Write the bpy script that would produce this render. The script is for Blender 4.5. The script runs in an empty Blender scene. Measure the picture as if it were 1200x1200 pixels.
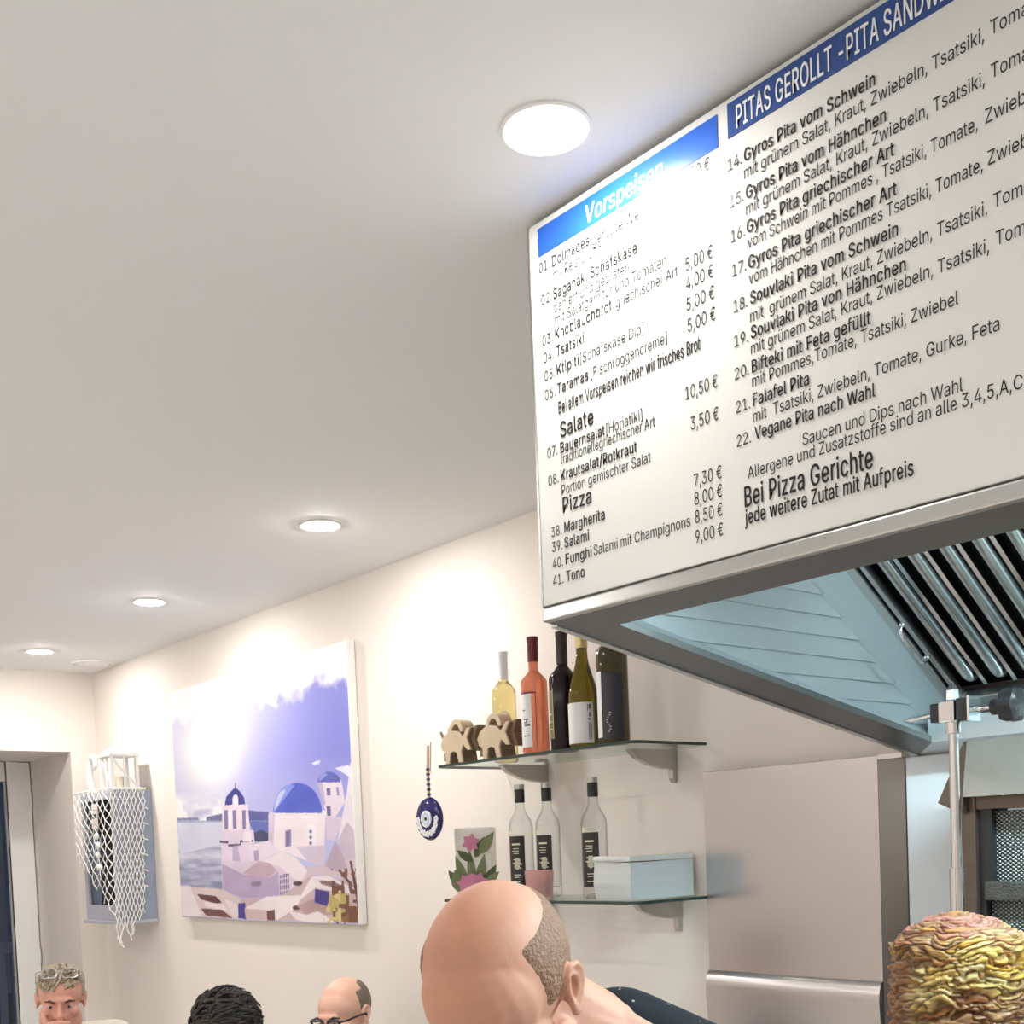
import bpy, bmesh, math, random
import numpy as np
from mathutils import Vector, Matrix, noise
random.seed(7)
C = bpy.context.scene.collection
scene = bpy.context.scene
PI = math.pi

# ------------------------------------------------------------------ camera
cam_d = bpy.data.cameras.new('camera')
cam = bpy.data.objects.new('camera', cam_d); C.objects.link(cam)
rx = Vector((0.63969348, 0.76755314, -0.04067461))
dn = Vector((0.00817234, -0.05970723, -0.99818248))
fw = Vector((-0.76858667, 0.63819842, -0.04446704))
M = Matrix((rx, -dn, -fw)).transposed().to_4x4()
M.translation = (0, 0, 1.6)
cam.matrix_world = M
cam_d.sensor_width = 36.0
cam_d.lens = 1405.64 / 1200 * 36.0
cam_d.shift_x = (600 - 600.32) / 1200
cam_d.shift_y = (1055.74 - 600) / 1200
cam_d.clip_start = 0.02
scene.camera = cam
# ------------------------------------------------------------------ world, exposure, lamp strengths
world = bpy.data.worlds.new('dusk'); scene.world = world; world.use_nodes = True
wb = world.node_tree.nodes['Background']
wb.inputs[0].default_value = (0.09, 0.115, 0.20, 1); wb.inputs[1].default_value = 0.22
scene.view_settings.view_transform = 'Standard'
scene.view_settings.look = 'None'
scene.view_settings.exposure = 0.16
scene.view_settings.gamma = 1.0
scene.view_settings.use_curve_mapping = False
scene.cycles.use_denoising = True
scene.cycles.max_bounces = 10
scene.cycles.sample_clamp_indirect = 6.0
LAMP = 205.0            # downlight lens radiance
LAMP_ROW = 350.0        # row along the picture wall
FILL_FAR = 300.0        # unseen downlights added to brighten ceiling and walls
FILL_MID = 230.0         # unseen middle row, added to lift floor and ceiling
LAMP_COL = (1.0, 0.962, 0.915)
HOOD_LAMP = 300.0
HOOD_COL = (0.68, 0.92, 1.0)

# ------------------------------------------------------------------ helpers
def s2l(c):
    c = c / 255.0
    return c / 12.92 if c <= 0.04045 else ((c + 0.055) / 1.055) ** 2.4
def rgb(r, g, b): return (s2l(r), s2l(g), s2l(b), 1.0)

def pm(name, col, rough=0.5, metal=0.0, var=0.05, scale=18.0, bump=0.0, bscale=None, spec=0.5, stretch=None, **kw):
    m = bpy.data.materials.new(name); m.use_nodes = True
    nt = m.node_tree; b = nt.nodes['Principled BSDF']
    b.inputs['Roughness'].default_value = rough
    b.inputs['Metallic'].default_value = metal
    b.inputs['Specular IOR Level'].default_value = spec
    tc = nt.nodes.new('ShaderNodeTexCoord')
    mp = nt.nodes.new('ShaderNodeMapping')
    if stretch: mp.inputs['Scale'].default_value = stretch
    nt.links.new(tc.outputs['Object'], mp.inputs[0])
    nz = nt.nodes.new('ShaderNodeTexNoise'); nz.inputs['Scale'].default_value = scale; nz.inputs['Detail'].default_value = 4
    nt.links.new(mp.outputs[0], nz.inputs['Vector'])
    mx = nt.nodes.new('ShaderNodeMix'); mx.data_type = 'RGBA'
    mx.inputs[6].default_value = tuple(max(0, c * (1 - var)) for c in col[:3]) + (1,)
    mx.inputs[7].default_value = tuple(min(1, c * (1 + var)) for c in col[:3]) + (1,)
    nt.links.new(nz.outputs['Fac'], mx.inputs[0])
    nt.links.new(mx.outputs[2], b.inputs['Base Color'])
    if bump:
        n2 = nt.nodes.new('ShaderNodeTexNoise'); n2.inputs['Scale'].default_value = bscale or scale * 4; n2.inputs['Detail'].default_value = 3
        nt.links.new(mp.outputs[0], n2.inputs['Vector'])
        bp = nt.nodes.new('ShaderNodeBump'); bp.inputs['Strength'].default_value = bump; bp.inputs['Distance'].default_value = 0.01
        nt.links.new(n2.outputs['Fac'], bp.inputs['Height']); nt.links.new(bp.outputs[0], b.inputs['Normal'])
    for k, v in kw.items(): b.inputs[k].default_value = v
    return m

def glassy(name, tint, edge, rough=0.02, edge_mix=0.75, power=2.2, refl=.35):
    """thin clear glass: transparent face-on, darker and reflecting towards grazing"""
    m = bpy.data.materials.new(name); m.use_nodes = True; nt = m.node_tree
    nt.nodes.remove(nt.nodes['Principled BSDF']); out = nt.nodes['Material Output']
    tr = nt.nodes.new('ShaderNodeBsdfTransparent')
    gl = nt.nodes.new('ShaderNodeBsdfGlossy'); gl.inputs['Roughness'].default_value = rough
    lw = nt.nodes.new('ShaderNodeLayerWeight'); lw.inputs['Blend'].default_value = 0.35
    pw = nt.nodes.new('ShaderNodeMath'); pw.operation = 'POWER'; pw.inputs[1].default_value = power
    nt.links.new(lw.outputs['Facing'], pw.inputs[0])
    ml = nt.nodes.new('ShaderNodeMath'); ml.operation = 'MULTIPLY'; ml.inputs[1].default_value = edge_mix
    nt.links.new(pw.outputs[0], ml.inputs[0])
    mc = nt.nodes.new('ShaderNodeMix'); mc.data_type = 'RGBA'
    mc.inputs[6].default_value = tint; mc.inputs[7].default_value = edge
    nt.links.new(ml.outputs[0], mc.inputs[0]); nt.links.new(mc.outputs[2], tr.inputs['Color'])
    p5 = nt.nodes.new('ShaderNodeMath'); p5.operation = 'POWER'; p5.inputs[1].default_value = 4.0
    nt.links.new(lw.outputs['Facing'], p5.inputs[0])
    ra = nt.nodes.new('ShaderNodeMath'); ra.operation = 'MULTIPLY_ADD'; ra.inputs[1].default_value = refl; ra.inputs[2].default_value = .035
    nt.links.new(p5.outputs[0], ra.inputs[0])
    ms = nt.nodes.new('ShaderNodeMixShader')
    nt.links.new(ra.outputs[0], ms.inputs[0]); nt.links.new(tr.outputs[0], ms.inputs[1]); nt.links.new(gl.outputs[0], ms.inputs[2])
    nt.links.new(ms.outputs[0], out.inputs[0])
    return m

def emit(name, col, strength):
    m = bpy.data.materials.new(name); m.use_nodes = True; nt = m.node_tree
    nt.nodes.remove(nt.nodes['Principled BSDF'])
    e = nt.nodes.new('ShaderNodeEmission'); e.inputs[0].default_value = tuple(col[:3]) + (1,); e.inputs[1].default_value = strength
    nt.links.new(e.outputs[0], nt.nodes['Material Output'].inputs[0])
    return m

def vcol_mat(name, rough=0.5, spec=0.5, bump=0.0, bscale=200):
    m = bpy.data.materials.new(name); m.use_nodes = True; nt = m.node_tree; b = nt.nodes['Principled BSDF']
    a = nt.nodes.new('ShaderNodeAttribute'); a.attribute_name = 'col'
    nt.links.new(a.outputs['Color'], b.inputs['Base Color'])
    b.inputs['Roughness'].default_value = rough; b.inputs['Specular IOR Level'].default_value = spec
    if bump:
        n2 = nt.nodes.new('ShaderNodeTexNoise'); n2.inputs['Scale'].default_value = bscale
        tc = nt.nodes.new('ShaderNodeTexCoord'); nt.links.new(tc.outputs['Object'], n2.inputs['Vector'])
        bp = nt.nodes.new('ShaderNodeBump'); bp.inputs['Strength'].default_value = bump; bp.inputs['Distance'].default_value = 0.003
        nt.links.new(n2.outputs['Fac'], bp.inputs['Height']); nt.links.new(bp.outputs[0], b.inputs['Normal'])
    return m

def RZ_(deg): return Matrix.Rotation(math.radians(deg), 4, 'Z')
class MB:
    """collects faces, then links them as ONE mesh object"""
    def __init__(s): s.v = []; s.f = []
    def add(s, vs, fs):
        o = len(s.v); s.v += [tuple(p) for p in vs]; s.f += [tuple(i + o for i in f) for f in fs]; return s
    def box(s, x0, x1, y0, y1, z0, z1):
        vs = [(x, y, z) for x in (x0, x1) for y in (y0, y1) for z in (z0, z1)]
        return s.add(vs, [(0, 1, 3, 2), (4, 6, 7, 5), (0, 4, 5, 1), (2, 3, 7, 6), (0, 2, 6, 4), (1, 5, 7, 3)])
    def hexa(s, b, t):
        return s.add(list(b) + list(t), [(3, 2, 1, 0), (4, 5, 6, 7), (0, 1, 5, 4), (1, 2, 6, 5), (2, 3, 7, 6), (3, 0, 4, 7)])
    def tube(s, pts, r, n=8, cap=True):
        pts = [Vector(p) for p in pts]; rs = r if isinstance(r, (list, tuple)) else [r] * len(pts)
        t = (pts[1] - pts[0]).normalized(); u = t.orthogonal().normalized(); vs = []; fs = []
        for i, p in enumerate(pts):
            tt = (pts[min(i + 1, len(pts) - 1)] - pts[max(i - 1, 0)]).normalized()
            u = (u - tt * u.dot(tt)).normalized(); w = tt.cross(u)
            for k in range(n):
                a = 2 * PI * k / n; vs.append(p + (u * math.cos(a) + w * math.sin(a)) * rs[i])
        for i in range(len(pts) - 1):
            for k in range(n):
                fs.append((i * n + k, i * n + (k + 1) % n, (i + 1) * n + (k + 1) % n, (i + 1) * n + k))
        if cap: fs.append(tuple(range(n - 1, -1, -1))); fs.append(tuple((len(pts) - 1) * n + k for k in range(n)))
        return s.add(vs, fs)
    def lathe(s, prof, c=(0, 0, 0), n=32, a0=0.0, a1=2 * PI, closed=True):
        full = abs(a1 - a0 - 2 * PI) < 1e-6; vs = []; fs = []; m = len(prof); na = n if full else n + 1
        for i in range(na):
            a = a0 + (a1 - a0) * i / n
            for r, z in prof: vs.append((c[0] + r * math.cos(a), c[1] + r * math.sin(a), c[2] + z))
        for i in range(n):
            j = (i + 1) % na
            for k in range(m - 1): fs.append((i * m + k, j * m + k, j * m + k + 1, i * m + k + 1))
        return s.add(vs, fs)
    def prism(s, poly, axis, d0, d1):
        """poly of 2-D points extruded along axis 0/1/2"""
        def P(a, b, d): return (d, a, b) if axis == 0 else ((a, d, b) if axis == 1 else (a, b, d))
        n = len(poly); vs = [P(a, b, d0) for a, b in poly] + [P(a, b, d1) for a, b in poly]
        fs = [tuple(range(n - 1, -1, -1)), tuple(range(n, 2 * n))] + [(i, (i + 1) % n, n + (i + 1) % n, n + i) for i in range(n)]
        return s.add(vs, fs)
    def ell(s, c, r, R=None, nu=20, nv=12):
        vs = []; fs = []
        for j in range(1, nv):
            ph = PI * j / nv
            for i in range(nu):
                th = 2 * PI * i / nu
                p = Vector((r[0] * math.sin(ph) * math.cos(th), r[1] * math.sin(ph) * math.sin(th), r[2] * math.cos(ph)))
                if R is not None: p = R @ p
                vs.append(Vector(c) + p)
        for e in (1, -1):
            p = Vector((0, 0, r[2] * e))
            if R is not None: p = R @ p
            vs.append(Vector(c) + p)
        for j in range(nv - 2):
            for i in range(nu): fs.append((j * nu + i, (j + 1) * nu + i, (j + 1) * nu + (i + 1) % nu, j * nu + (i + 1) % nu))
        N = (nv - 1) * nu
        for i in range(nu):
            fs.append((N, i, (i + 1) % nu)); fs.append((N + 1, (nv - 2) * nu + (i + 1) % nu, (nv - 2) * nu + i))
        return s.add(vs, fs)
    def cap(s, p0, p1, r0, r1, n=14):
        p0 = Vector(p0); p1 = Vector(p1); t = (p1 - p0).normalized() if (p1 - p0).length > 1e-6 else Vector((0, 0, 1))
        pts = []; rs = []
        for k in range(6):
            a = PI / 2 * k / 5; pts.append(p0 - t * r0 * math.cos(a)); rs.append(max(1e-4, r0 * math.sin(a)))
        for k in range(6):
            a = PI / 2 * (5 - k) / 5; pts.append(p1 + t * r1 * math.cos(a)); rs.append(max(1e-4, r1 * math.sin(a)))
        return s.tube(pts, rs, n)
    def xform(s, M4): s.v = [tuple(M4 @ Vector(p)) for p in s.v]; return s
    def mesh(s, name):
        me = bpy.data.meshes.new(name); me.from_pydata(s.v, [], s.f); me.update()
        bm = bmesh.new(); bm.from_mesh(me); bmesh.ops.recalc_face_normals(bm, faces=bm.faces); bm.to_mesh(me); bm.free()
        return me
    def build(s, name, mat, parent=None, smooth=None, bevel=0.0, origin=None, recalc=True):
        me = bpy.data.meshes.new(name); me.from_pydata(s.v, [], s.f); me.update()
        if recalc or bevel:
            bm = bmesh.new(); bm.from_mesh(me)
            if bevel:
                bmesh.ops.remove_doubles(bm, verts=bm.verts, dist=1e-6)
                es = [e for e in bm.edges if len(e.link_faces) == 2 and e.calc_face_angle(0) > 0.5]
                bmesh.ops.bevel(bm, geom=es, offset=bevel, segments=2, affect='EDGES', profile=0.6)
            bmesh.ops.recalc_face_normals(bm, faces=bm.faces); bm.to_mesh(me); bm.free()
        return link(name, me, mat, parent, smooth, origin)

def link(name, me, mat, parent=None, smooth=None, origin=None):
    if mat is not None: me.materials.append(mat)
    if smooth is not None:
        me.polygons.foreach_set('use_smooth', [True] * len(me.polygons)); me.set_sharp_from_angle(angle=smooth)
    o = bpy.data.objects.new(name, me); C.objects.link(o)
    if origin is not None:
        me.transform(Matrix.Translation(-Vector(origin))); o.location = origin
    if parent is not None:
        o.parent = parent
        o.matrix_parent_inverse = parent_world(parent).inverted()
    return o
def parent_world(o):
    m = Matrix.Translation(o.location) @ o.rotation_euler.to_matrix().to_4x4()
    if o.parent is not None: m = parent_world(o.parent) @ o.matrix_parent_inverse @ m
    return m
def tag(o, label, cat, group=None):
    o['label'] = label; o['category'] = cat
    if group: o['group'] = group
    return o
def thing(name, label, cat, loc, group=None):
    o = bpy.data.objects.new(name, None); o.empty_display_size = 0.05; C.objects.link(o); o.location = loc
    return tag(o, label, cat, group)
def struct(o): o['kind'] = 'structure'; return o
def evaluated(mb, name, mods):
    me = mb.mesh(name); o = bpy.data.objects.new('tmp', me); C.objects.link(o)
    for typ, props in mods:
        m = o.modifiers.new('m', typ)
        for k, v in props.items(): setattr(m, k, v)
    dg = bpy.context.evaluated_depsgraph_get(); dg.update()
    out = bpy.data.meshes.new_from_object(o.evaluated_get(dg)); out.name = name
    bpy.data.objects.remove(o); bpy.data.meshes.remove(me)
    return out
def fuse(mb, name, voxel, iters=6):
    return evaluated(mb, name, [('REMESH', dict(mode='VOXEL', voxel_size=voxel)), ('SMOOTH', dict(factor=0.5, iterations=iters))])

# ------------------------------------------------------------------ materials
M_wall = pm('wall_paint', (0.785, 0.725, 0.67, 1), 0.75, var=0.015, scale=3, bump=0.02, bscale=160)
M_ceil = pm('ceiling_paint', (0.82, 0.815, 0.80, 1), 0.8, var=0.01, scale=2)
M_floor = pm('floor_tile', (0.74, 0.725, 0.71, 1), 0.4, var=0.1, scale=3)
M_trim = pm('white_trim', (0.84, 0.83, 0.81, 1), 0.4, var=0.01)
M_board = pm('menu_plastic', (0.70, 0.698, 0.675, 1), 0.17, var=0.01, scale=2)
M_ink = pm('black_print', (0.014, 0.014, 0.016, 1), 0.17, var=0.02)
M_white = pm('white_print', (0.86, 0.87, 0.9, 1), 0.25, var=0.01)
M_blue = pm('navy_print', rgb(44, 74, 138), 0.22, var=0.03)
M_blue2 = pm('mid_blue_print', rgb(34, 92, 190), 0.22, var=0.06, scale=6)
M_alu = pm('brushed_aluminium', (0.50, 0.50, 0.485, 1), 0.32, 1.0, var=0.06, scale=30, stretch=(1, 20, 20))
M_alu_d = pm('hood_rim_steel', (0.17, 0.17, 0.165, 1), 0.45, 0.85, var=0.06, scale=30)
M_steel = pm('stainless_panel', (0.58, 0.55, 0.545, 1), 0.24, 0.95, var=0.03, scale=12, stretch=(1, 1, 30))
M_steel_d = pm('stainless_edge', (0.25, 0.23, 0.215, 1), 0.3, 0.95, var=0.04)
M_hood_in = pm('hood_inner_steel', (0.60, 0.64, 0.65, 1), 0.42, 0.75, var=0.04, scale=10)
M_baffle = pm('polished_baffle', (0.66, 0.68, 0.68, 1), 0.14, 1.0, var=0.04, scale=10)
M_slot = pm('slot_shade', (0.015, 0.017, 0.018, 1), 0.5, 0.4)
M_chrome = pm('chrome', (0.72, 0.73, 0.74, 1), 0.12, 1.0, var=0.03)
M_black = pm('black_plastic', (0.012, 0.012, 0.013, 1), 0.35, var=0.1)
M_brown_steel = pm('heat_stained_steel', (0.13, 0.10, 0.08, 1), 0.4, 0.8, var=0.25, scale=25)
M_shield = pm('shield_steel', (0.36, 0.35, 0.31, 1), 0.42, 0.75, var=0.12, scale=14)
M_glass = glassy('shelf_glass', (0.95, 0.975, 0.965, 1), (0.6, 0.7, 0.66, 1), 0.02, 0.4, 2.5, .25)
M_glass_edge = pm('glass_edge', (0.03, 0.055, 0.045, 1), 0.12, var=0.1)
M_bracket = pm('satin_bracket', (0.52, 0.49, 0.45, 1), 0.35, 0.9, var=0.05)
M_skin = pm('skin', rgb(190, 136, 112), 0.58, var=0.14, scale=22, bump=0.03, bscale=250, spec=0.4)
M_skin2 = pm('ruddy_skin', rgb(205, 150, 132), 0.5, var=0.12, scale=25, bump=0.05, bscale=200, spec=0.35)
M_skin3 = pm('pale_skin', rgb(226, 176, 154), 0.42, var=0.08, scale=22, bump=0.03, bscale=200, spec=0.4)
M_dark_eye = pm('dark_iris', (0.02, 0.014, 0.01, 1), 0.2)
M_eye = pm('eye_white', (0.50, 0.42, 0.38, 1), 0.25)
def hair_mat(name, a, b, scale=60):
    m = pm(name, a, 0.55, var=0.0, scale=scale, bump=0.5, bscale=scale * 1.5)
    for n in m.node_tree.nodes:
        if n.type == 'MIX': n.inputs[6].default_value = a; n.inputs[7].default_value = b
    return m
M_hair_grey = hair_mat('grey_brown_hair', rgb(70, 58, 50), rgb(205, 188, 160), 90)
M_hair_dark = hair_mat('dark_hair', rgb(14, 10, 8), rgb(50, 38, 30), 50)
M_hair_short = hair_mat('cropped_grey_hair', rgb(70, 58, 50), rgb(140, 126, 112), 140)
M_hair_brown = hair_mat('cropped_brown_hair', rgb(92, 62, 44), rgb(156, 112, 84), 160)
M_brow = pm('eyebrow_hair', rgb(70, 50, 42), 0.6)

# ================================================================== SETTING
XB, YW, ZC = -6.275, 2.403, 2.6
XF, YL = 3.0, -3.0
struct(MB().box(XB - 1.2, XF, YL, YW + .1, -.05, 0).build('floor', M_floor))
struct(MB().box(XB, XF, YL, YW, ZC, ZC + .06).build('ceiling', M_ceil))
struct(MB().box(XB, XF, YW, YW + .1, 0, ZC + .06).build('wall_right', M_wall))
struct(MB().box(XB, XF, YL - .1, YL, 0, ZC + .06).build('wall_left', M_wall))
struct(MB().box(XF, XF + .1, YL - .1, YW + .1, 0, ZC + .06).build('wall_front', M_wall))
DY0, DY1, DZ, XD = 1.15, 2.265, 2.19, -6.95
wb_ = MB()
wb_.box(XD - .08, XB, DY1, YW + .1, 0, ZC + .06)
wb_.box(XD - .08, XB, YL - .1, DY0, 0, ZC + .06)
wb_.box(XD - .08, XB, DY0, DY1, DZ, ZC + .06)
struct(wb_.build('wall_back', M_wall))
# glazed door at the back of the deep opening
dr = bpy.data.objects.new('door_1', None); C.objects.link(dr); dr.location = (XD, 1.7, 0); struct(dr)
fr = MB()
fr.box(XD - .02, XD + .045, DY1 - .135, DY1 - .005, 0, DZ - .005)
fr.box(XD - .02, XD + .045, DY0 + .005, DY0 + .135, 0, DZ - .005)
fr.box(XD - .02, XD + .045, DY0 + .135, DY1 - .135, DZ - .11, DZ - .005)
fr.box(XD - .02, XD + .045, DY0 + .135, DY1 - .135, 0, .16)
fr.build('door_frame', M_trim, dr, bevel=.006)
MB().box(XD - .012, XD - .004, DY0 + .13, DY1 - .13, .15, DZ - .1).build('door_glass', glassy('door_glass', (.92, .95, .97, 1), (.5, .6, .7, 1), .01, .4), dr)
hg = MB()
for z in (.35, 1.1, 1.98): hg.tube([(XD + .052, DY1 - .014, z - .04), (XD + .052, DY1 - .014, z + .04)], .009, 10)
hg.build('hinge', M_trim, dr, smooth=.7)
gd = struct(MB().box(-16, XD - .081, -5, 6, -.06, -.01).build('ground', pm('paving', (.16, .17, .2, 1), .8, var=.2)))

# white garden chair outside the glass door
gc = thing('garden_chair', 'white slatted garden chair outside the glazed door', 'chair', (-8.6, 2.6, 0))
Mgc = pm('white_resin', (.55, .62, .85, 1), .4)
MB().box(-8.85, -8.4, 2.33, 2.83, .42, .46).build('seat', Mgc, gc, bevel=.01)
for x in (-8.83, -8.44):
    for y in (2.35, 2.79): MB().box(x, x + .04, y, y + .04, -.01, .42).build('leg', Mgc, gc)
bk = MB()
for k in range(6): bk.box(-8.86, -8.83, 2.34 + k * .085, 2.39 + k * .085, .46, 1.02)
bk.box(-8.87, -8.82, 2.32, 2.84, 1.0, 1.08)
bk.build('backrest', Mgc, gc, bevel=.004)
for y in (2.31, 2.80): MB().box(-8.86, -8.42, y, y + .045, .64, .68).build('armrest', Mgc, gc)

# ================================================================== DOWNLIGHTS
M_lens = emit('lamp_lens', LAMP_COL, LAMP)
M_fill_far = emit('fill_lens_far', LAMP_COL, FILL_FAR)
M_lens_row = emit('lamp_lens_row', LAMP_COL, LAMP_ROW)
M_fill_mid = emit('fill_lens_mid', LAMP_COL, FILL_MID)
def downlight(x, y, label, group, lens_mat, R=.064):
    t = thing('ceiling_downlight', label, 'ceiling light', (x, y, ZC), group)
    MB().lathe([(R, 0), (R, -.003), (R - .004, -.005), (R - .011, -.004), (R - .0115, -.0005), (R - .0115, 0)], (x, y, ZC), 40).build('trim_ring', M_trim, t, smooth=.6)
    MB().lathe([(max(.0005, (R - .0125) * math.sin(PI / 2 * k / 7)), -.0015 - (.0105 if lens_mat is M_lens_row else .0065) * math.cos(PI / 2 * k / 7)) for k in range(8)] + [(R - .0125, -.0002), (.0005, -.0002)], (x, y, ZC), 40).build('lens', lens_mat, t, smooth=.6)
    return t
LY = 1.942
downlight(-1.265, 1.168, 'largest lit round downlight, recessed in the ceiling right above the menu board', 'recessed round ceiling downlights', M_lens)
downlight(-3.177, LY, 'lit round downlight in the row of three, nearest to the menu board', 'recessed round ceiling downlights', M_lens_row)
downlight(-4.447, LY, 'lit round downlight in the middle of the row of three along the picture wall', 'recessed round ceiling downlights', M_lens_row)
downlight(-5.697, LY, 'lit round downlight farthest away, nearest to the back wall with the door', 'recessed round ceiling downlights', M_lens_row)
for x in (-5.0, -3.4, -1.8, -.2, 1.4):  # unseen lamps added only to raise the room's brightness
    for y in (-1.3, -2.4):
        downlight(x, y, 'added unseen round fill light on the ceiling behind the camera', 'downlights out of the picture', M_fill_far)
downlight(-.02, 1.168, 'round ceiling downlight above the menu board, just right of the picture', 'downlights out of the picture', M_lens)
for x in (-5.3, -4.0, -2.7):  # extra unseen row, added so light bounces up to the ceiling
    downlight(x, .42, 'added unseen round fill light on the ceiling behind the camera', 'downlights out of the picture', M_fill_mid)
v = thing('ceiling_vent', 'flat round white vent disc on the ceiling in the far corner, unlit', 'vent', (-5.93, 2.275, ZC))
MB().lathe([(.0005, -.012), (.07, -.012), (.078, -.008), (.08, 0)], (-5.93, 2.275, ZC), 36).build('disc', M_trim, v, smooth=.6)
MB().lathe([(.088, 0), (.1, 0), (.1, -.005), (.094, -.009), (.088, -.005), (.088, 0)], (-5.93, 2.275, ZC), 36).build('rim', M_trim, v, smooth=.6)

# ================================================================== EXTRACTOR HOOD
HX0, HX1, HY = -1.47, .45, 1.335
def zr(y): return 1.963 - .18 * (y - 1.31)
hood = thing('extractor_hood', 'large stainless steel extractor hood over the gyros grill, lit inside', 'extractor hood', (-.5, 1.85, 1.9))
# outer casing: two sides and the front backing
cs = MB()
for x0, x1 in ((HX0, HX0 + .012), (HX1 - .012, HX1)):
    cs.hexa([(x0, 1.335, zr(1.335)), (x1, 1.335, zr(1.335)), (x1, 2.40, zr(2.40)), (x0, 2.40, zr(2.40))],
            [(x0, 1.335, 2.595), (x1, 1.335, 2.595), (x1, 2.40, 2.595), (x0, 2.40, 2.595)])
cs.box(HX0, HX1, 1.33, 1.342, 1.97, 2.595)
cs.build('casing', M_alu, hood)
# rim: front lip, underside front strip, side strip, rear strip
MB().hexa([(HX0, 1.308, 1.963), (HX1, 1.308, 1.963), (HX1, 1.34, 1.960), (HX0, 1.34, 1.960)],
          [(HX0, 1.311, 1.986), (HX1, 1.311, 1.986), (HX1, 1.34, 1.986), (HX0, 1.34, 1.986)]).build('front_lip', M_alu, hood, bevel=.003)
rm = MB()
XI, YI = -1.372, 1.385
def slab(mb, pts, th=.012): mb.hexa([(x, y, zr(y)) for x, y in pts], [(x, y, zr(y) + th) for x, y in pts])
slab(rm, [(HX0 + .004, 1.318), (HX1, 1.318), (HX1, YI), (XI, YI)])
rm.build('front_rim', M_alu_d, hood)
rs_ = MB(); slab(rs_, [(HX0 + .004, 1.318), (XI, YI), (XI, 2.30), (HX0 + .004, 2.40)])
rs_.build('side_rim', M_alu_d, hood)
ol = MB(); ol.hexa([(HX0 - .003, 1.33, zr(1.33) - .003), (HX0 + .012, 1.33, zr(1.33) - .003), (HX0 + .012, 2.40, zr(2.40) - .003), (HX0 - .003, 2.40, zr(2.40) - .003)],
        [(HX0 - .003, 1.33, zr(1.33) + .012), (HX0 + .012, 1.33, zr(1.33) + .012), (HX0 + .012, 2.40, zr(2.40) + .012), (HX0 - .003, 2.40, zr(2.40) + .012)])
ol.build('side_lip', M_alu, hood)
rr = MB(); slab(rr, [(XI, 2.30), (HX1, 2.30), (HX1, 2.40), (HX0 + .004, 2.40)], .012)
rr.box(XI, HX1, 2.298, 2.306, zr(2.3), zr(2.3) + .03)
rr.box(XI - .03, HX1, 2.335, 2.343, zr(2.3), zr(2.3) + .052)
rr.build('rear_rim', M_hood_in, hood)
# sloping gutter up from the side rim, then lapped side sheets
gt = MB()
WX = -1.425
gt.hexa([(XI, YI, zr(YI) + .003), (XI - .004, YI, zr(YI)), (XI - .004, 2.34, zr(2.34)), (XI, 2.34, zr(2.34) + .003)],
        [(WX, YI, zr(YI) + .045), (WX - .004, YI, zr(YI) + .042), (WX - .004, 2.40, zr(2.40) + .042), (WX, 2.40, zr(2.40) + .045)])
gt.build('gutter', M_hood_in, hood)
FS = -.286 / .43
def zf(y): return 2.10 + FS * (y - 1.965)
for k in range(16):
    z0 = 1.79 + k * .04; z1 = z0 + .04
    y0 = 1.345; y1 = 2.40
    ye = 1.965 + (z0 - 2.10) / FS
    y1 = min(2.398, ye + .03)
    yb = max(y0, 1.31 + (1.963 + .03 - z0) / .18); yt = max(y0, 1.31 + (1.963 + .03 - z1) / .18)
    yb = min(yb, y1 - .004)
    if y1 <= yt + .02: continue
    MB().hexa([(WX - .012, yb, z0), (WX + .006, yb, z0), (WX + .006, y1, z0), (WX - .012, y1, z0)],
              [(WX - .012, yt, z1 + .004), (WX - .002, yt, z1), (WX - .002, y1, z1), (WX - .012, y1, z1 + .004)]).build('side_sheet', M_hood_in, hood)
# sloping filter bank
def fl(x, y, off=0.0):   # point on the filter plane, pushed down by off along its normal
    n = Vector((0, FS, -1)).normalized() if False else Vector((0, -(-FS), -1)).normalized()
    return Vector((x, y, zf(y))) + Vector((0, FS, -1)).normalized() * off
def fslab(mb, x0, x1, y0, y1, o0, o1):
    mb.hexa([fl(x0, y0, o1), fl(x1, y0, o1), fl(x1, y1, o1), fl(x0, y1, o1)], [fl(x0, y0, o0), fl(x1, y0, o0), fl(x1, y1, o0), fl(x0, y1, o0)])
pl_ = MB(); fslab(pl_, WX - .01, -1.335, 1.36, 2.395, -.006, .004); fslab(pl_, -1.335, HX1 - .02, 2.325, 2.395, -.006, .004)
pl_.build('filler_plate', M_hood_in, hood)
fb = MB(); fslab(fb, -1.335, HX1 - .02, 1.36, 2.325, -.05, -.044); fb.build('shade_backing', M_slot, hood)  # near-black backing stands in for the shade deep in the slots
ff = MB()
fslab(ff, -1.335, -1.316, 1.38, 2.325, -.01, .012); fslab(ff, -1.31, -1.30, 1.38, 2.31, -.01, .008)
fslab(ff, -1.335, HX1 - .02, 2.302, 2.325, -.01, .012)
ff.build('filter_frame', M_alu, hood, bevel=.002)
nb = 24; pitch = .062
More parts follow.
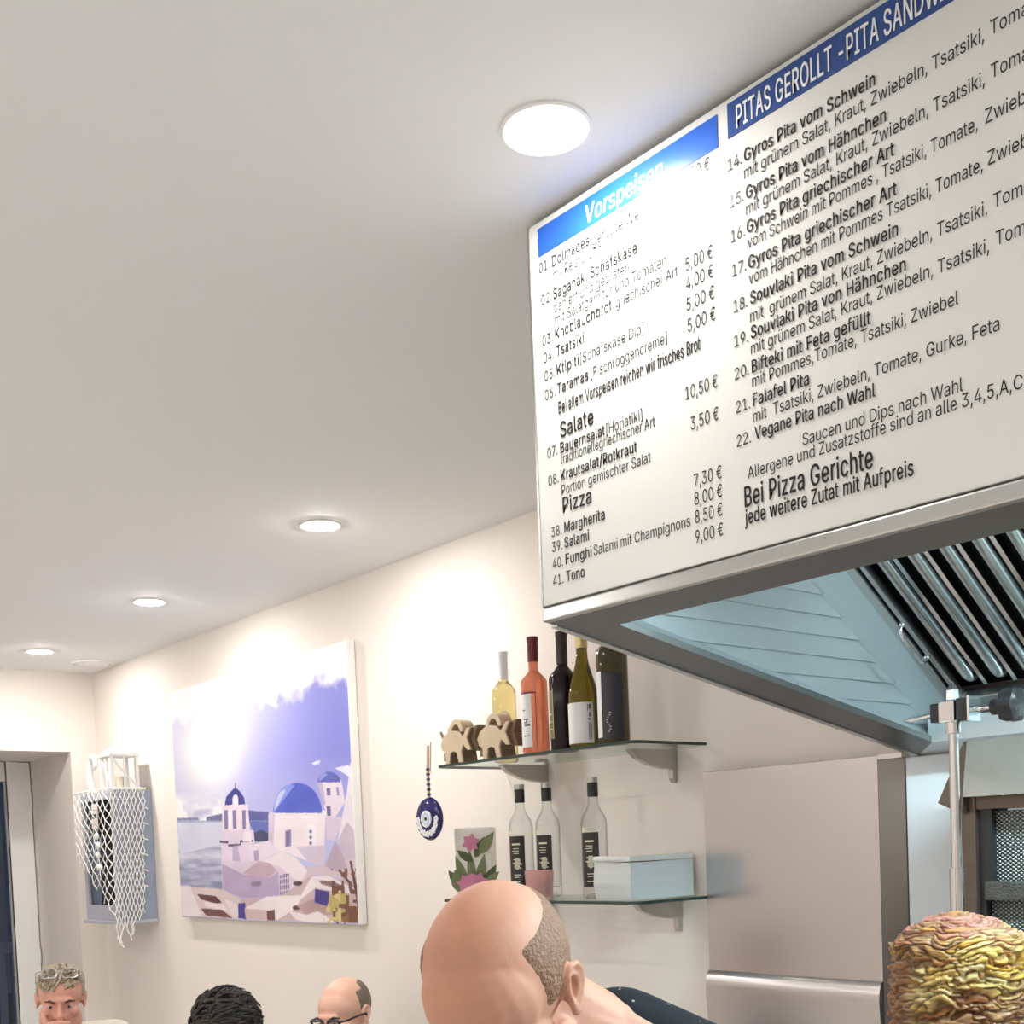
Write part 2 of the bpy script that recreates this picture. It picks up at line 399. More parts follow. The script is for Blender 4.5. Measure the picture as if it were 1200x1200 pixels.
for k in range(nb):
    xc = -1.27 + k * pitch; r = .0175; ys = 1.38; ye = 2.288
    vs = []; fs = []; n = 10; rows = [(ys, 1.0), (ye - .03, 1.0), (ye - .015, .85), (ye - .005, .55), (ye, .1)]
    for y, sc in rows:
        for i in range(n + 1):
            a = PI * i / n
            vs.append(fl(xc - math.cos(a) * r * (sc if sc > .5 else sc), y, -.03 + math.sin(a) * .034 * max(sc, .2)))
    for j in range(len(rows) - 1):
        for i in range(n): fs.append((j * (n + 1) + i, j * (n + 1) + i + 1, (j + 1) * (n + 1) + i + 1, (j + 1) * (n + 1) + i))
    b = MB().add(vs, fs)
    # thin folded flange beside the ridge
    fslab(b, xc + .0215, xc + .030, ys, ye, -.02, -.004)
    b.build('baffle', M_baffle, hood, smooth=.9)
for (ya, x) in ((2.10, -1.306),):
    a, c_ = fl(x, ya, .012), fl(x, ya + .085, .012)
    hd = MB(); up = Vector((0, FS, -1)).normalized() * .022
    hd.tube([a, a + up * .6, a + up + (c_ - a) * .12, c_ + up - (c_ - a) * .12, c_ + up * .6, c_], .0032, 8)
    hd.ell(a, (.006, .006, .006)); hd.ell(c_, (.006, .006, .006))
    hd.build('filter_handle', M_chrome, hood, smooth=.8)
# lamp tube inside the hood, right of the frame
MB().tube([(-.80, 1.72, 2.16), (.2, 1.72, 2.16)], .018, 14).build('lamp_tube', emit('hood_tube', HOOD_COL, HOOD_LAMP), hood, smooth=.8)
for x in (-.82, .2): MB().box(x, x + .03, 1.695, 1.745, 2.14, 2.30).build('lamp_holder', M_trim, hood)

# ================================================================== MENU BOARD
YM = 1.31
mbd = thing('menu_board', 'long white menu board with blue headings and black German food list, above the grill', 'menu board', (-.5, YM, 2.29))
MB().box(HX0 + .001, HX1, YM, YM + .018, 1.988, 2.588).build('panel', M_board, mbd, bevel=.0015)
MB().box(HX0 - .0015, HX0 + .003, YM - .0015, YM + .02, 1.987, 2.589).build('edge_strip', M_alu, mbd)
hb1 = MB().box(-1.446, -1.077, YM - .0012, YM, 2.534, 2.577).build('header_bar', M_blue2, mbd)
hb2 = MB().box(-1.059, -.36, YM - .0012, YM, 2.536, 2.581).build('header_bar', M_blue, mbd)
GLYPH = {   # outlines of a plain grotesque alphabet: advance, closed contours (thousandths)
' ':(188,[]),
',':(188,[[[(38,-119),(68,71),(137,71),(84,-119)]]]),
'-':(453,[[[(337,244),(337,188),(114,188),(114,244)]]]),
'.':(188,[[[(95,-4),(78,-1),(63,9),(53,24),(50,41),(53,59),(63,73),(78,83),(95,87),(113,83),(128,73),(138,59),(141,41),(138,24),(128,9),(113,-1)]]]),
'/':(249,[[[(235,533),(71,-76),(14,-76),(178,533)]]]),
'0':(453,[[[(227,-7),(174,1),(130,24),(95,62),(69,113),(53,178),(48,254),(53,330),(69,395),(95,447),(130,484),(174,508),(227,516),(279,508),(323,484),(358,447),(384,395),(400,330),(405,254),(400,178),(384,113),(359,62),(323,24),(279,1)],[(227,50),(261,56),(290,74),(313,103),(330,144),(340,194),(344,254),(340,314),(330,365),(313,405),(290,435),(261,453),(227,460),(192,453),(163,435),(140,405),(123,365),(113,314),(109,254),(113,194),(123,144),(140,103),(163,74),(192,56)]]]),
'1':(453,[[[(76,0),(76,55),(391,55),(391,0)]],[[(276,509),(276,0),(212,0),(212,448),(209,448),(86,358),(86,427),(198,509)]]]),
'2':(453,[[[(64,0),(64,47),(234,229),(282,282),(311,327),(320,371),(317,397),(308,419),(293,436),(273,449),(224,460),(196,457),(172,447),(153,433),(139,413),(130,390),(127,362),(66,362),(71,405),(86,442),(111,473),(143,496),(182,511),(225,516),(268,511),(306,497),(337,474),(361,445),(376,411),(381,372),(371,318),(336,259),(267,180),(153,60),(153,57),(389,57),(389,0)]]]),
'3':(453,[[[(218,-7),(173,-3),(133,10),(98,30),(70,57),(52,91),(44,132),(109,132),(115,107),(126,87),(144,71),(165,59),(219,50),(275,61),(297,74),(315,93),(325,116),(329,145),(326,172),(316,196),(299,217),(275,234),(242,244),(201,248),(157,248),(157,299),(288,448),(288,452),(70,452),(70,509),(372,509),(372,461),(211,278),(211,289),(264,288),(308,276),(344,253),(371,222),(387,186),(393,145),(387,103),(370,66),(344,36),(309,12),(266,-2)]]]),
'4':(453,[[[(40,105),(40,158),(247,509),(311,509),(109,166),(109,163),(413,163),(413,105)]],[[(282,0),(282,121),(282,146),(282,318),(343,318),(343,0)]]]),
'5':(453,[[[(221,-7),(178,-2),(140,11),(108,32),(83,60),(66,93),(60,130),(122,130),(127,108),(138,89),(173,60),(221,50),(250,53),(276,64),(298,82),(314,104),(324,131),(328,162),(324,193),(314,221),(297,244),(275,262),(248,273),(218,277),(167,268),(128,246),(67,253),(96,509),(366,509),(366,452),(151,452),(134,301),(136,301),(178,325),(229,334),(263,330),(294,321),(321,306),(345,285),(364,260),(379,231),(388,199),(391,163),(385,117),(369,76),(343,41),(309,15),(268,-1)]]]),
'6':(453,[[[(226,-7),(182,-1),(142,15),(109,40),(84,74),(69,115),(64,162),(68,199),(80,239),(137,340),(252,509),(322,509),(151,261),(145,261),(165,288),(196,307),(235,314),(278,309),(316,295),(346,271),(370,240),(384,201),(389,157),(384,112),(368,73),(343,39),(310,14),(271,-2)],[(226,48),(254,52),(279,63),(299,79),(314,101),(324,128),(327,157),(324,187),(314,213),(299,235),(279,251),(254,262),(226,265),(198,262),(174,252),(153,235),(138,214),(128,188),(125,158),(128,128),(138,102),(153,79),(174,63),(198,52)]]]),
'7':(453,[[[(97,0),(323,448),(323,452),(62,452),(62,509),(391,509),(391,449),(165,0)]]]),
'8':(453,[[[(226,-7),(178,-2),(136,11),(101,33),(74,62),(57,96),(52,135),(55,166),(65,195),(81,220),(101,241),(125,256),(153,265),(153,267),(119,282),(93,308),(76,342),(70,380),(75,417),(90,450),(114,477),(146,498),(184,511),(226,516),(269,511),(306,498),(337,477),(361,450),(377,417),(382,380),(376,342),(359,308),(333,282),(300,267),(300,265),(327,256),(351,241),(372,220),(387,195),(397,166),(401,135),(395,96),(378,62),(352,33),(317,11),(275,-2)],[(226,49),(258,52),(285,60),(307,74),(323,91),(333,113),(337,139),(333,165),(322,189),(305,208),(283,223),(256,232),(226,235),(196,232),(169,223),(147,208),(130,189),(119,165),(115,139),(119,113),(129,91),(145,74),(167,60),(195,52)],[(226,290),(274,300),(293,313),(307,330),(316,351),(319,376),(316,399),(308,420),(294,437),(275,449),(226,460),(177,449),(159,437),(145,420),(136,399),(133,376),(136,351),(145,330),(159,313),(178,300)]]]),
'9':(453,[[[(226,516),(271,510),(310,494),(343,468),(368,434),(384,393),(389,347),(385,309),(373,270),(315,168),(200,0),(130,0),(301,248),(307,248),(287,221),(257,202),(218,195),(175,199),(137,214),(106,237),(83,269),(68,307),(64,352),(69,397),(85,436),(110,469),(143,494),(182,510)],[(226,460),(199,457),(174,446),(154,429),(138,407),(129,381),(125,352),(129,322),(138,295),(154,274),(174,257),(199,247),(226,243),(254,247),(279,257),(299,273),(314,295),(324,321),(327,350),(324,381),(314,407),(299,429),(279,446),(254,457)]]]),
'A':(480,[[[(16,0),(201,509),(276,509),(463,0),(395,0),(287,302),(264,372),(232,478),(245,478),(213,371),(191,302),(85,0)]],[[(110,142),(110,199),(370,199),(370,142)]]]),
'B':(456,[[[(60,0),(60,509),(241,509),(289,504),(329,491),(359,469),(381,442),(394,410),(398,374),(395,344),(387,320),(356,286),(315,267),(315,262),(339,257),(363,245),(385,227),(402,203),(414,173),(418,136),(413,100),(400,67),(377,39),(344,18),(301,4),(247,0)],[(125,57),(245,57),(296,63),(330,80),(349,105),(355,137),(352,161),(342,184),(327,203),(306,218),(279,228),(248,231),(125,231)],[(125,285),(238,285),(288,296),(308,309),(323,326),(333,348),(336,372),(330,403),(313,429),(283,446),(240,452),(125,452)]]]),
'C':(510,[[[(267,-7),(205,1),(150,25),(104,63),(70,115),(48,179),(40,254),(48,329),(70,393),(104,445),(150,484),(205,508),(267,516),(340,504),(373,490),(402,471),(427,447),(448,418),(463,385),(473,348),(408,348),(389,395),(357,428),(315,449),(267,456),(223,450),(184,432),(150,403),(125,364),(109,314),(103,254),(109,194),(125,145),(151,105),(184,76),(223,59),(267,53),(315,60),(357,81),(389,114),(408,160),(473,160),(463,124),(448,91),(428,62),(402,38),(373,19),(341,5),(305,-4)]]]),
'D':(502,[[[(219,0),(96,0),(96,57),(215,57),(272,63),(318,81),(354,110),(379,149),(394,198),(399,255),(394,312),(379,361),(354,399),(320,428),(275,446),(221,452),(93,452),(93,509),(225,509),(294,501),(353,478),(399,441),(433,391),(455,329),(462,255),(455,181),(433,119),(398,68),(351,31),(291,8)]],[[(125,509),(125,0),(60,0),(60,509)]]]),
'E':(419,[[[(60,0),(60,509),(372,509),(372,452),(125,452),(125,286),(355,286),(355,229),(125,229),(125,57),(375,57),(375,0)]]]),
'F':(410,[[[(60,0),(60,509),(369,509),(369,452),(125,452),(125,278),(346,278),(346,221),(125,221),(125,0)]]]),
'G':(520,[[[(269,-7),(205,1),(149,25),(104,64),(69,116),(47,179),(40,254),(47,329),(69,393),(103,445),(149,484),(203,508),(265,516),(304,513),(340,504),(374,489),(403,469),(429,445),(449,416),(465,384),(474,349),(408,349),(387,393),(356,427),(315,448),(265,456),(222,450),(183,432),(150,404),(125,364),(109,314),(103,254),(109,194),(125,145),(151,105),(184,76),(224,59),(269,53),(309,57),(345,71),(374,93),(396,123),(410,160),(415,202),(434,199),(283,199),(283,256),(478,256),(478,200),(471,141),(451,91),(419,50),(377,19),(326,0)]]]),
'H':(517,[[[(60,0),(60,509),(125,509),(125,289),(392,289),(392,509),(457,509),(457,0),(392,0),(392,232),(125,232),(125,0)]]]),
'I':(300,[[[(31,0),(31,57),(118,57),(118,452),(31,452),(31,509),(269,509),(269,452),(183,452),(183,57),(269,57),(269,0)]]]),
'K':(467,[[[(104,145),(104,216),(139,261),(174,303),(212,344),(364,509),(448,509),(231,276),(228,276)]],[[(60,0),(60,509),(125,509),(125,334),(124,225),(125,193),(125,0)],[(372,0),(188,259),(228,309),(449,0)]]]),
'L':(393,[[[(60,0),(60,509),(125,509),(125,57),(361,57),(361,0)]]]),
'M':(628,[[[(60,0),(60,509),(152,509),(277,187),(287,159),(299,123),(311,84),(322,49),(307,49),(318,83),(330,121),(342,158),(352,187),(476,509),(568,509),(568,0),(504,0),(504,291),(504,327),(505,369),(506,413),(507,457),(513,457),(498,409),(482,363),(467,322),(456,291),(342,0),(286,0),(170,291),(159,321),(145,361),(129,408),(112,457),(119,457),(120,416),(121,372),(122,328),(122,291),(122,0)]]]),
'N':(523,[[[(60,0),(60,509),(136,509),(343,183),(363,151),(388,107),(414,55),(405,54),(401,108),(399,157),(399,195),(399,509),(463,509),(463,0),(387,0),(202,290),(177,331),(148,381),(108,452),(119,454),(122,384),(124,328),(125,291),(125,0)]]]),
'O':(533,[[[(267,-7),(205,1),(150,25),(105,63),(70,115),(48,179),(40,254),(48,329),(70,393),(105,445),(150,484),(205,508),(267,516),(329,508),(384,484),(429,445),(464,393),(486,329),(493,254),(486,179),(464,115),(429,63),(384,25),(329,1)],[(267,53),(310,59),(349,76),(383,105),(408,144),(425,194),(430,254),(425,314),(408,365),(383,404),(349,433),(310,450),(267,456),(223,450),(184,433),(151,404),(125,364),(109,314),(103,254),(109,194),(125,144),(151,105),(184,76),(223,59)]]]),
'P':(445,[[[(60,0),(60,509),(235,509),(289,503),(332,487),(366,462),(390,430),(404,391),(409,348),(404,304),(390,265),(366,233),(332,207),(289,191),(235,186),(109,186),(109,242),(233,242),(269,246),(297,256),(318,272),(333,294),(342,319),(344,348),(342,376),(333,402),(318,423),(297,439),(268,449),(232,452),(125,452),(125,0)]]]),
'R':(449,[[[(60,0),(60,509),(236,509),(290,504),(333,489),(367,465),(390,433),(405,395),(409,352),(405,309),(390,271),(367,240),(333,217),(289,203),(236,198),(96,198),(96,255),(234,255),(269,258),(298,267),(319,281),(334,300),(342,324),(345,352),(342,380),(334,405),(319,425),(298,440),(269,449),(233,452),(125,452),(125,0)]],[[(353,0),(230,229),(303,229),(428,0)]]]),
'S':(447,[[[(224,-9),(172,-4),(128,9),(91,31),(64,60),(46,96),(38,137),(104,137),(110,110),(123,88),(142,71),(166,59),(224,49),(257,52),(286,60),(311,74),(329,92),(341,114),(346,139),(342,161),(332,179),(296,205),(245,222),(184,239),(128,260),(86,289),(60,326),(52,372),(58,413),(75,448),(102,476),(138,498),(180,511),(227,516),(275,511),(316,498),(351,476),(377,449),(394,415),(401,378),(337,378),(326,412),(302,437),(267,453),(225,459),(194,456),(167,448),(145,435),(129,418),(118,398),(115,376),(119,352),(131,334),(169,308),(212,293),(264,279),(312,264),(359,238),(395,198),(405,171),(408,139),(403,99),(386,64),(360,34),(323,11),(278,-4)]]]),
'T':(449,[[[(32,452),(32,509),(417,509),(417,452),(257,452),(257,0),(193,0),(193,452)]]]),
'V':(480,[[[(204,0),(16,509),(84,509),(192,206),(215,137),(248,31),(235,31),(267,138),(290,206),(395,509),(463,509),(278,0)]]]),
'W':(686,[[[(155,0),(16,509),(82,509),(163,196),(175,145),(187,94),(197,40),(189,40),(200,94),(211,145),(224,196),(306,509),(380,509),(462,196),(474,145),(486,94),(497,40),(488,40),(499,94),(510,145),(523,196),(603,509),(670,509),(530,0),(455,0),(368,323),(351,391),(336,475),(350,475),(335,395),(318,323),(230,0)]]]),
'Z':(438,[[[(42,0),(42,46),(273,385),(306,431),(341,476),(348,454),(285,452),(223,452),(40,452),(40,509),(397,509),(397,462),(169,129),(134,81),(97,33),(90,54),(152,57),(214,57),(399,57),(399,0)]]]),
'[':(273,[[[(101,-96),(101,539),(236,539),(236,487),(160,487),(160,-44),(236,-44),(236,-96)]]]),
']':(273,[[[(37,-96),(37,-44),(113,-44),(113,487),(37,487),(37,539),(172,539),(172,-96)]]]),
'a':(389,[[[(160,-9),(126,-5),(94,5),(68,22),(48,45),(35,73),(30,108),(34,138),(43,161),(58,179),(78,193),(125,211),(178,220),(234,227),(265,235),(273,243),(276,255),(276,257),(267,297),(240,322),(196,331),(149,322),(118,301),(100,274),(41,291),(57,322),(79,346),(104,364),(133,375),(194,384),(239,379),(286,360),(306,343),(322,320),(333,290),(337,251),(337,0),(277,0),(277,52),(272,52),(252,25),(215,1)],[(170,45),(202,49),(228,59),(248,74),(263,93),(272,115),(276,138),(276,190),(259,182),(231,176),(200,171),(175,168),(134,159),(103,139),(95,124),(92,105),(102,72),(130,52)]]]),
'b':(424,[[[(229,-8),(198,-5),(172,4),(138,31),(118,59),(112,59),(112,0),(53,0),(53,509),(114,509),(114,319),(118,319),(137,346),(171,373),(197,381),(229,384),(274,378),(313,361),(345,332),(370,293),(385,245),(390,189),(385,133),(370,84),(346,45),(313,16),(274,-2)],[(220,47),(253,51),(279,66),(301,88),(316,117),(325,151),(328,189),(325,227),(316,261),(301,290),(280,311),(253,325),(220,330),(188,325),(161,312),(140,291),(125,263),(116,229),(113,189),(116,150),(125,115),(140,86),(162,65),(188,51)]]]),
'c':(396,[[[(207,-8),(159,-2),(117,16),(82,46),(56,85),(40,133),(34,187),(40,243),(56,291),(82,330),(117,360),(159,378),(207,384),(260,377),(305,356),(340,322),(362,277),(303,262),(290,289),(270,311),(242,325),(207,330),(173,325),(145,310),(124,287),(108,258),(99,224),(96,187),(99,151),(108,117),(124,89),(145,66),(173,51),(207,46),(243,52),(271,66),(292,89),(304,117),(363,102),(341,56),(306,21),(261,-1)]]]),
'd':(424,[[[(195,-8),(151,-2),(111,16),(79,45),(55,84),(39,133),(34,189),(39,245),(55,293),(79,332),(112,361),(151,378),(196,384),(228,381),(253,373),(287,346),(306,319),(311,319),(311,509),(372,509),(372,0),(313,0),(313,59),(307,59),(287,31),(252,4),(227,-5)],[(205,47),(236,51),(263,65),(284,86),(299,115),(309,150),(312,189),(309,229),(300,263),(284,291),(263,312),(237,325),(205,330),(172,325),(145,311),(124,290),(108,261),(99,227),(96,189),(99,151),(109,117),(124,88),(145,66),(172,51)]]]),
'e':(404,[[[(212,-8),(161,-2),(117,16),(82,46),(56,85),(40,132),(34,187),(39,242),(55,290),(81,329),(115,359),(157,378),(205,384),(266,374),(294,361),(319,341),(341,315),(357,282),(368,242),(371,194),(371,169),(75,169),(75,221),(338,221),(310,202),(307,237),(298,269),(283,294),(263,314),(237,326),(205,330),(173,326),(146,313),(125,294),(109,270),(99,241),(96,211),(96,178),(100,139),(110,106),(128,80),(151,61),(179,50),(212,46),(254,53),(285,73),(306,105),(365,91),(353,63),(335,39),(311,19),(283,4),(249,-5)]]]),
'f':(254,[[[(228,379),(228,327),(6,327),(6,379)]],[[(81,0),(81,432),(84,461),(96,486),(113,505),(135,519),(187,530),(222,527),(243,521),(227,468),(215,472),(195,474),(171,470),(154,460),(145,443),(142,419),(142,0)]]]),
'g':(425,[[[(207,-151),(168,-148),(134,-140),(82,-110),(51,-69),(101,-41),(122,-66),(154,-88),(207,-97),(249,-92),(282,-75),(304,-47),(311,-6),(311,68),(306,68),(287,41),(252,16),(227,8),(195,5),(152,10),(113,27),(80,53),(55,90),(39,136),(34,191),(39,246),(55,293),(80,332),(112,361),(152,378),(196,384),(228,382),(253,373),(288,346),(308,319),(313,319),(313,379),(372,379),(372,-9),(367,-54),(350,-90),(324,-117),(291,-136),(251,-147)],[(205,59),(237,63),(264,75),(285,95),(300,121),(309,154),(312,193),(309,231),(300,264),(285,291),(264,312),(237,325),(205,330),(172,325),(145,312),(124,290),(109,262),(99,229),(96,193),(99,155),(109,123),(124,96),(145,76),(172,63)]]]),
'h':(410,[[[(114,227),(114,0),(53,0),(53,509),(114,509),(114,287),(102,287),(124,332),(152,362),(187,379),(227,384),(264,380),(295,369),(321,349),(341,321),(353,285),(357,240),(357,0),(296,0),(296,235),(290,275),(273,304),(246,323),(210,329),(184,326),(161,317),(141,303),(126,283),(117,257)]]]),
'i':(167,[[[(53,0),(53,379),(114,379),(114,0)],[(84,443),(67,446),(54,455),(44,468),(41,483),(44,499),(54,512),(67,521),(84,524),(100,521),(114,512),(123,499),(126,483),(123,468),(114,455),(100,446)]]]),
'j':(167,[[[(53,379),(114,379),(114,-30),(111,-63),(102,-90),(86,-113),(65,-129),(37,-139),(4,-143),(-10,-143),(-10,-87),(2,-87),(25,-83),(40,-72),(50,-54),(53,-29)],[(83,443),(67,446),(53,455),(44,468),(41,483),(44,499),(53,512),(67,521),(83,524),(100,521),(114,512),(123,499),(126,483),(123,468),(114,455),(100,446)]]]),
'k':(381,[[[(110,137),(110,212),(121,212),(284,379),(360,379),(184,199),(177,199)]],[[(53,0),(53,509),(114,509),(114,0)],[(294,0),(148,186),(191,229),(372,0)]]]),
'l':(189,[[[(139,-2),(101,3),(74,20),(58,47),(53,84),(53,509),(114,509),(114,99),(120,62),(130,54),(146,52),(160,53),(170,54),(181,3),(162,-1)]]]),
'm':(610,[[[(53,0),(53,379),(112,379),(112,295),(108,295),(118,323),(132,346),(172,376),(219,386),(257,380),(287,361),(309,331),(321,295),(312,295),(322,321),(337,343),(381,375),(437,386),(468,383),(497,372),(522,354),(541,328),(553,296),(557,255),(557,0),(496,0),(496,254),(490,289),(473,313),(447,326),(419,330),(395,328),(374,320),(345,290),(335,247),(335,0),(274,0),(274,260),(269,288),(253,311),(229,326),(199,330),(158,320),(140,307),(126,289),(117,266),(114,238),(114,0)]]]),
'n':(410,[[[(114,227),(114,0),(53,0),(53,379),(112,379),(112,287),(102,287),(124,332),(152,362),(187,379),(227,384),(264,380),(295,369),(321,349),(341,321),(353,285),(357,240),(357,0),(296,0),(296,235),(290,275),(273,304),(246,323),(210,329),(184,326),(161,317),(141,303),(126,283),(117,257)]]]),
'o':(415,[[[(207,-8),(159,-2),(117,16),(82,46),(56,85),(40,133),(34,187),(40,243),(56,291),(82,330),(117,360),(159,378),(207,384),(256,378),(299,360),(333,330),(359,291),(376,243),(381,187),(376,133),(359,85),(333,46),(299,16),(256,-2)],[(207,46),(242,51),(270,66),(292,89),(307,117),(316,151),(319,187),(316,224),(307,258),(292,287),(270,310),(242,325),(207,330),(173,325),(145,310),(124,287),(108,258),(99,224),(96,187),(99,151),(108,117),(124,89),(145,66),(173,51)]]]),
'p':(424,[[[(53,-143),(53,379),(112,379),(112,319),(118,319),(137,346),(171,373),(197,381),(229,384),(274,378),(313,361),(345,332),(370,293),(385,245),(390,189),(385,133),(370,84),(346,45),(313,16),(274,-2),(229,-8),(198,-5),(173,4),(138,31),(118,59),(114,59),(114,-143)],[(220,47),(253,51),(279,66),(301,88),(316,117),(325,151),(328,189),(325,227),(316,261),(301,290),(280,311),(253,325),(220,330),(188,325),(161,312),(140,291),(125,263),(116,229),(113,189),(116,150),(125,115),(140,86),(162,65),(188,51)]]]),
'r':(259,[[[(53,0),(53,379),(112,379),(112,321),(115,321),(130,347),(152,367),(181,380),(213,385),(229,384),(243,384),(243,322),(230,324),(207,326),(182,323),(159,315),(140,301),(126,284),(117,262),(114,237),(114,0)]]]),
's':(365,[[[(182,-8),(145,-5),(112,3),(84,18),(62,38),(45,63),(36,94),(94,107),(105,79),(124,60),(150,49),(181,45),(217,50),(244,62),(262,81),(268,103),(265,121),(254,136),(237,147),(212,155),(149,170),(104,186),(72,208),(53,237),(47,274),(51,305),(65,332),(87,354),(115,370),(149,381),(187,384),(223,381),(254,372),(279,358),(299,339),(324,290),(268,277),(258,298),(243,316),(219,328),(187,333),(156,329),(131,317),(114,299),(109,277),(112,258),(124,243),(172,223),(229,209),(275,194),(306,171),(325,142),(331,107),(326,75),(312,47),(290,24),(260,6),(223,-5)]]]),
't':(227,[[[(204,379),(204,327),(6,327),(6,379)]],[[(65,471),(126,471),(126,98),(128,76),(136,61),(150,53),(170,50),(185,51),(202,54),(213,2),(192,-3),(168,-4),(125,2),(92,21),(72,52),(65,93)]]]),
'u':(410,[[[(182,-5),(146,-1),(115,11),(89,31),(69,59),(57,95),(53,139),(53,379),(114,379),(114,144),(119,105),(137,75),(164,56),(200,50),(226,53),(249,62),(268,77),(283,97),(293,122),(296,153),(296,379),(357,379),(357,0),(298,0),(298,92),(307,92),(286,47),(257,17),(222,0)]]]),
'v':(389,[[[(163,0),(17,379),(84,379),(165,155),(187,87),(206,21),(184,21),(203,87),(224,155),(305,379),(371,379),(226,0)]]]),
'w':(567,[[[(138,0),(23,379),(87,379),(133,214),(154,137),(175,41),(165,41),(186,135),(206,214),(252,379),(316,379),(362,214),(382,136),(402,41),(391,41),(413,135),(434,214),(480,379),(545,379),(429,0),(368,0),(319,172),(305,225),(291,280),(277,338),(291,338),(277,280),(263,225),(248,172),(199,0)]]]),
'y':(389,[[[(47,-139),(61,-86),(71,-87),(104,-89),(130,-74),(151,-36),(163,-1),(17,379),(84,379),(165,155),(187,87),(206,21),(184,21),(202,87),(224,155),(305,379),(371,379),(204,-58),(177,-107),(139,-136),(91,-145),(65,-143)]]]),
'z':(380,[[[(42,0),(42,46),(254,320),(254,323),(48,323),(48,379),(333,379),(333,331),(126,60),(126,56),(339,56),(339,0)]]]),
'ä':(389,[[[(160,-9),(126,-5),(94,5),(68,22),(48,45),(35,73),(30,108),(34,138),(43,161),(58,179),(78,193),(125,211),(178,220),(234,227),(265,235),(273,243),(276,255),(276,257),(267,297),(240,322),(196,331),(149,322),(118,301),(100,274),(41,291),(57,322),(79,346),(104,364),(133,375),(194,384),(239,379),(286,360),(306,343),(322,320),(333,290),(337,251),(337,0),(277,0),(277,52),(272,52),(252,25),(215,1)],[(170,45),(202,49),(228,59),(248,74),(263,93),(272,115),(276,138),(276,190),(259,182),(231,176),(200,171),(175,168),(134,159),(103,139),(95,124),(92,105),(102,72),(130,52)],[(261,443),(246,446),(233,455),(224,468),(221,483),(224,499),(233,512),(246,520),(261,523),(277,520),(290,512),(299,499),(301,483),(299,468),(290,455),(277,446)],[(117,443),(102,446),(89,455),(80,468),(77,483),(80,499),(89,512),(102,520),(117,523),(133,520),(146,512),(155,499),(158,483),(155,468),(146,455),(133,446)]]]),
'ü':(410,[[[(182,-5),(146,-1),(115,11),(89,31),(69,59),(57,95),(53,139),(53,379),(114,379),(114,144),(119,105),(137,75),(164,56),(200,50),(226,53),(249,62),(268,77),(283,97),(293,122),(296,153),(296,379),(357,379),(357,0),(298,0),(298,92),(307,92),(286,47),(257,17),(222,0)],[(277,443),(261,446),(248,455),(239,468),(236,483),(239,499),(248,512),(261,520),(277,523),(292,520),(305,512),(314,499),(317,483),(314,468),(305,455),(292,446)],[(133,443),(118,446),(104,455),(96,468),(93,483),(96,499),(104,512),(118,520),(133,523),(149,520),(162,512),(170,499),(173,483),(170,468),(162,455),(149,446)]]]),
'€':(464,[[[(364,329),(341,279),(16,279),(34,329)],[(321,229),(298,179),(16,179),(34,229)]],[[(423,463),(398,409),(366,433),(329,450),(288,456),(248,450),(213,433),(183,404),(161,365),(146,315),(141,254),(146,194),(161,144),(183,104),(213,76),(248,59),(288,53),(329,59),(365,74),(396,96),(422,43),(393,21),(361,6),(325,-4),(288,-7),(230,1),(179,25),(137,63),(105,115),(85,179),(78,254),(85,329),(105,393),(137,445),(179,484),(230,508),(288,516),(325,512),(361,502),(394,486)]]]),
}
def text_geo(s, bold):
    A, F, nv = [], [], 0
    for layer in range(3):                     # overlapping strokes of a letter are filled one layer at a time
        cu = bpy.data.curves.new('t', 'CURVE'); cu.dimensions = '2D'; cu.fill_mode = 'BOTH'
        x = 0; any_ = False
        for ch in s:
            adv, layers = GLYPH[ch]
            for c in (layers[layer] if layer < len(layers) else ()):
                sp = cu.splines.new('POLY'); sp.points.add(len(c) - 1); sp.use_cyclic_u = True; any_ = True
                for k, (px, py) in enumerate(c): sp.points[k].co = ((px + x) / 1000, py / 1000, 0, 1)
            x += adv + (22 if bold else 0)
        if any_:
            o = bpy.data.objects.new('tmp', cu); C.objects.link(o)
            dg = bpy.context.evaluated_depsgraph_get(); dg.update()
            me = bpy.data.meshes.new_from_object(o.evaluated_get(dg))
            n = len(me.vertices); a = np.zeros(n * 3); me.vertices.foreach_get('co', a); a = a.reshape(-1, 3)
            f = [tuple(p.vertices) for p in me.polygons]
            bpy.data.objects.remove(o); bpy.data.meshes.remove(me)
            st = [(-.016, 0), (.016, 0), (-.006, .006), (.006, -.006)] if bold else [(0, 0)]
            for dx, dy in st:                  # heavier strokes: the outline repeated side by side
                b = a + np.array((dx, dy, 0)); b[:, 2] = len(A) * .00012
                A.append(b); F += [tuple(i_ + nv for i_ in q) for q in f]; nv += n
        bpy.data.curves.remove(cu)
    return np.concatenate(A), F
CAPH = text_geo('H', 0)[0][:, 1].max()
def add_text(mb, s, bold, x0, z, x1, cap, y, shear=0.0):
    a, f = text_geo(s, bold)
    w = a[:, 0].max() - a[:, 0].min(); sz = cap / CAPH
    sx = (x1 - x0) / w if x1 is not None else sz * .78
    X = x0 + (a[:, 0] - a[:, 0].min()) * sx + a[:, 1] * sz * shear
    mb.add([(X[i], y - a[i, 2], z + a[i, 1] * sz) for i in range(len(a))], f)
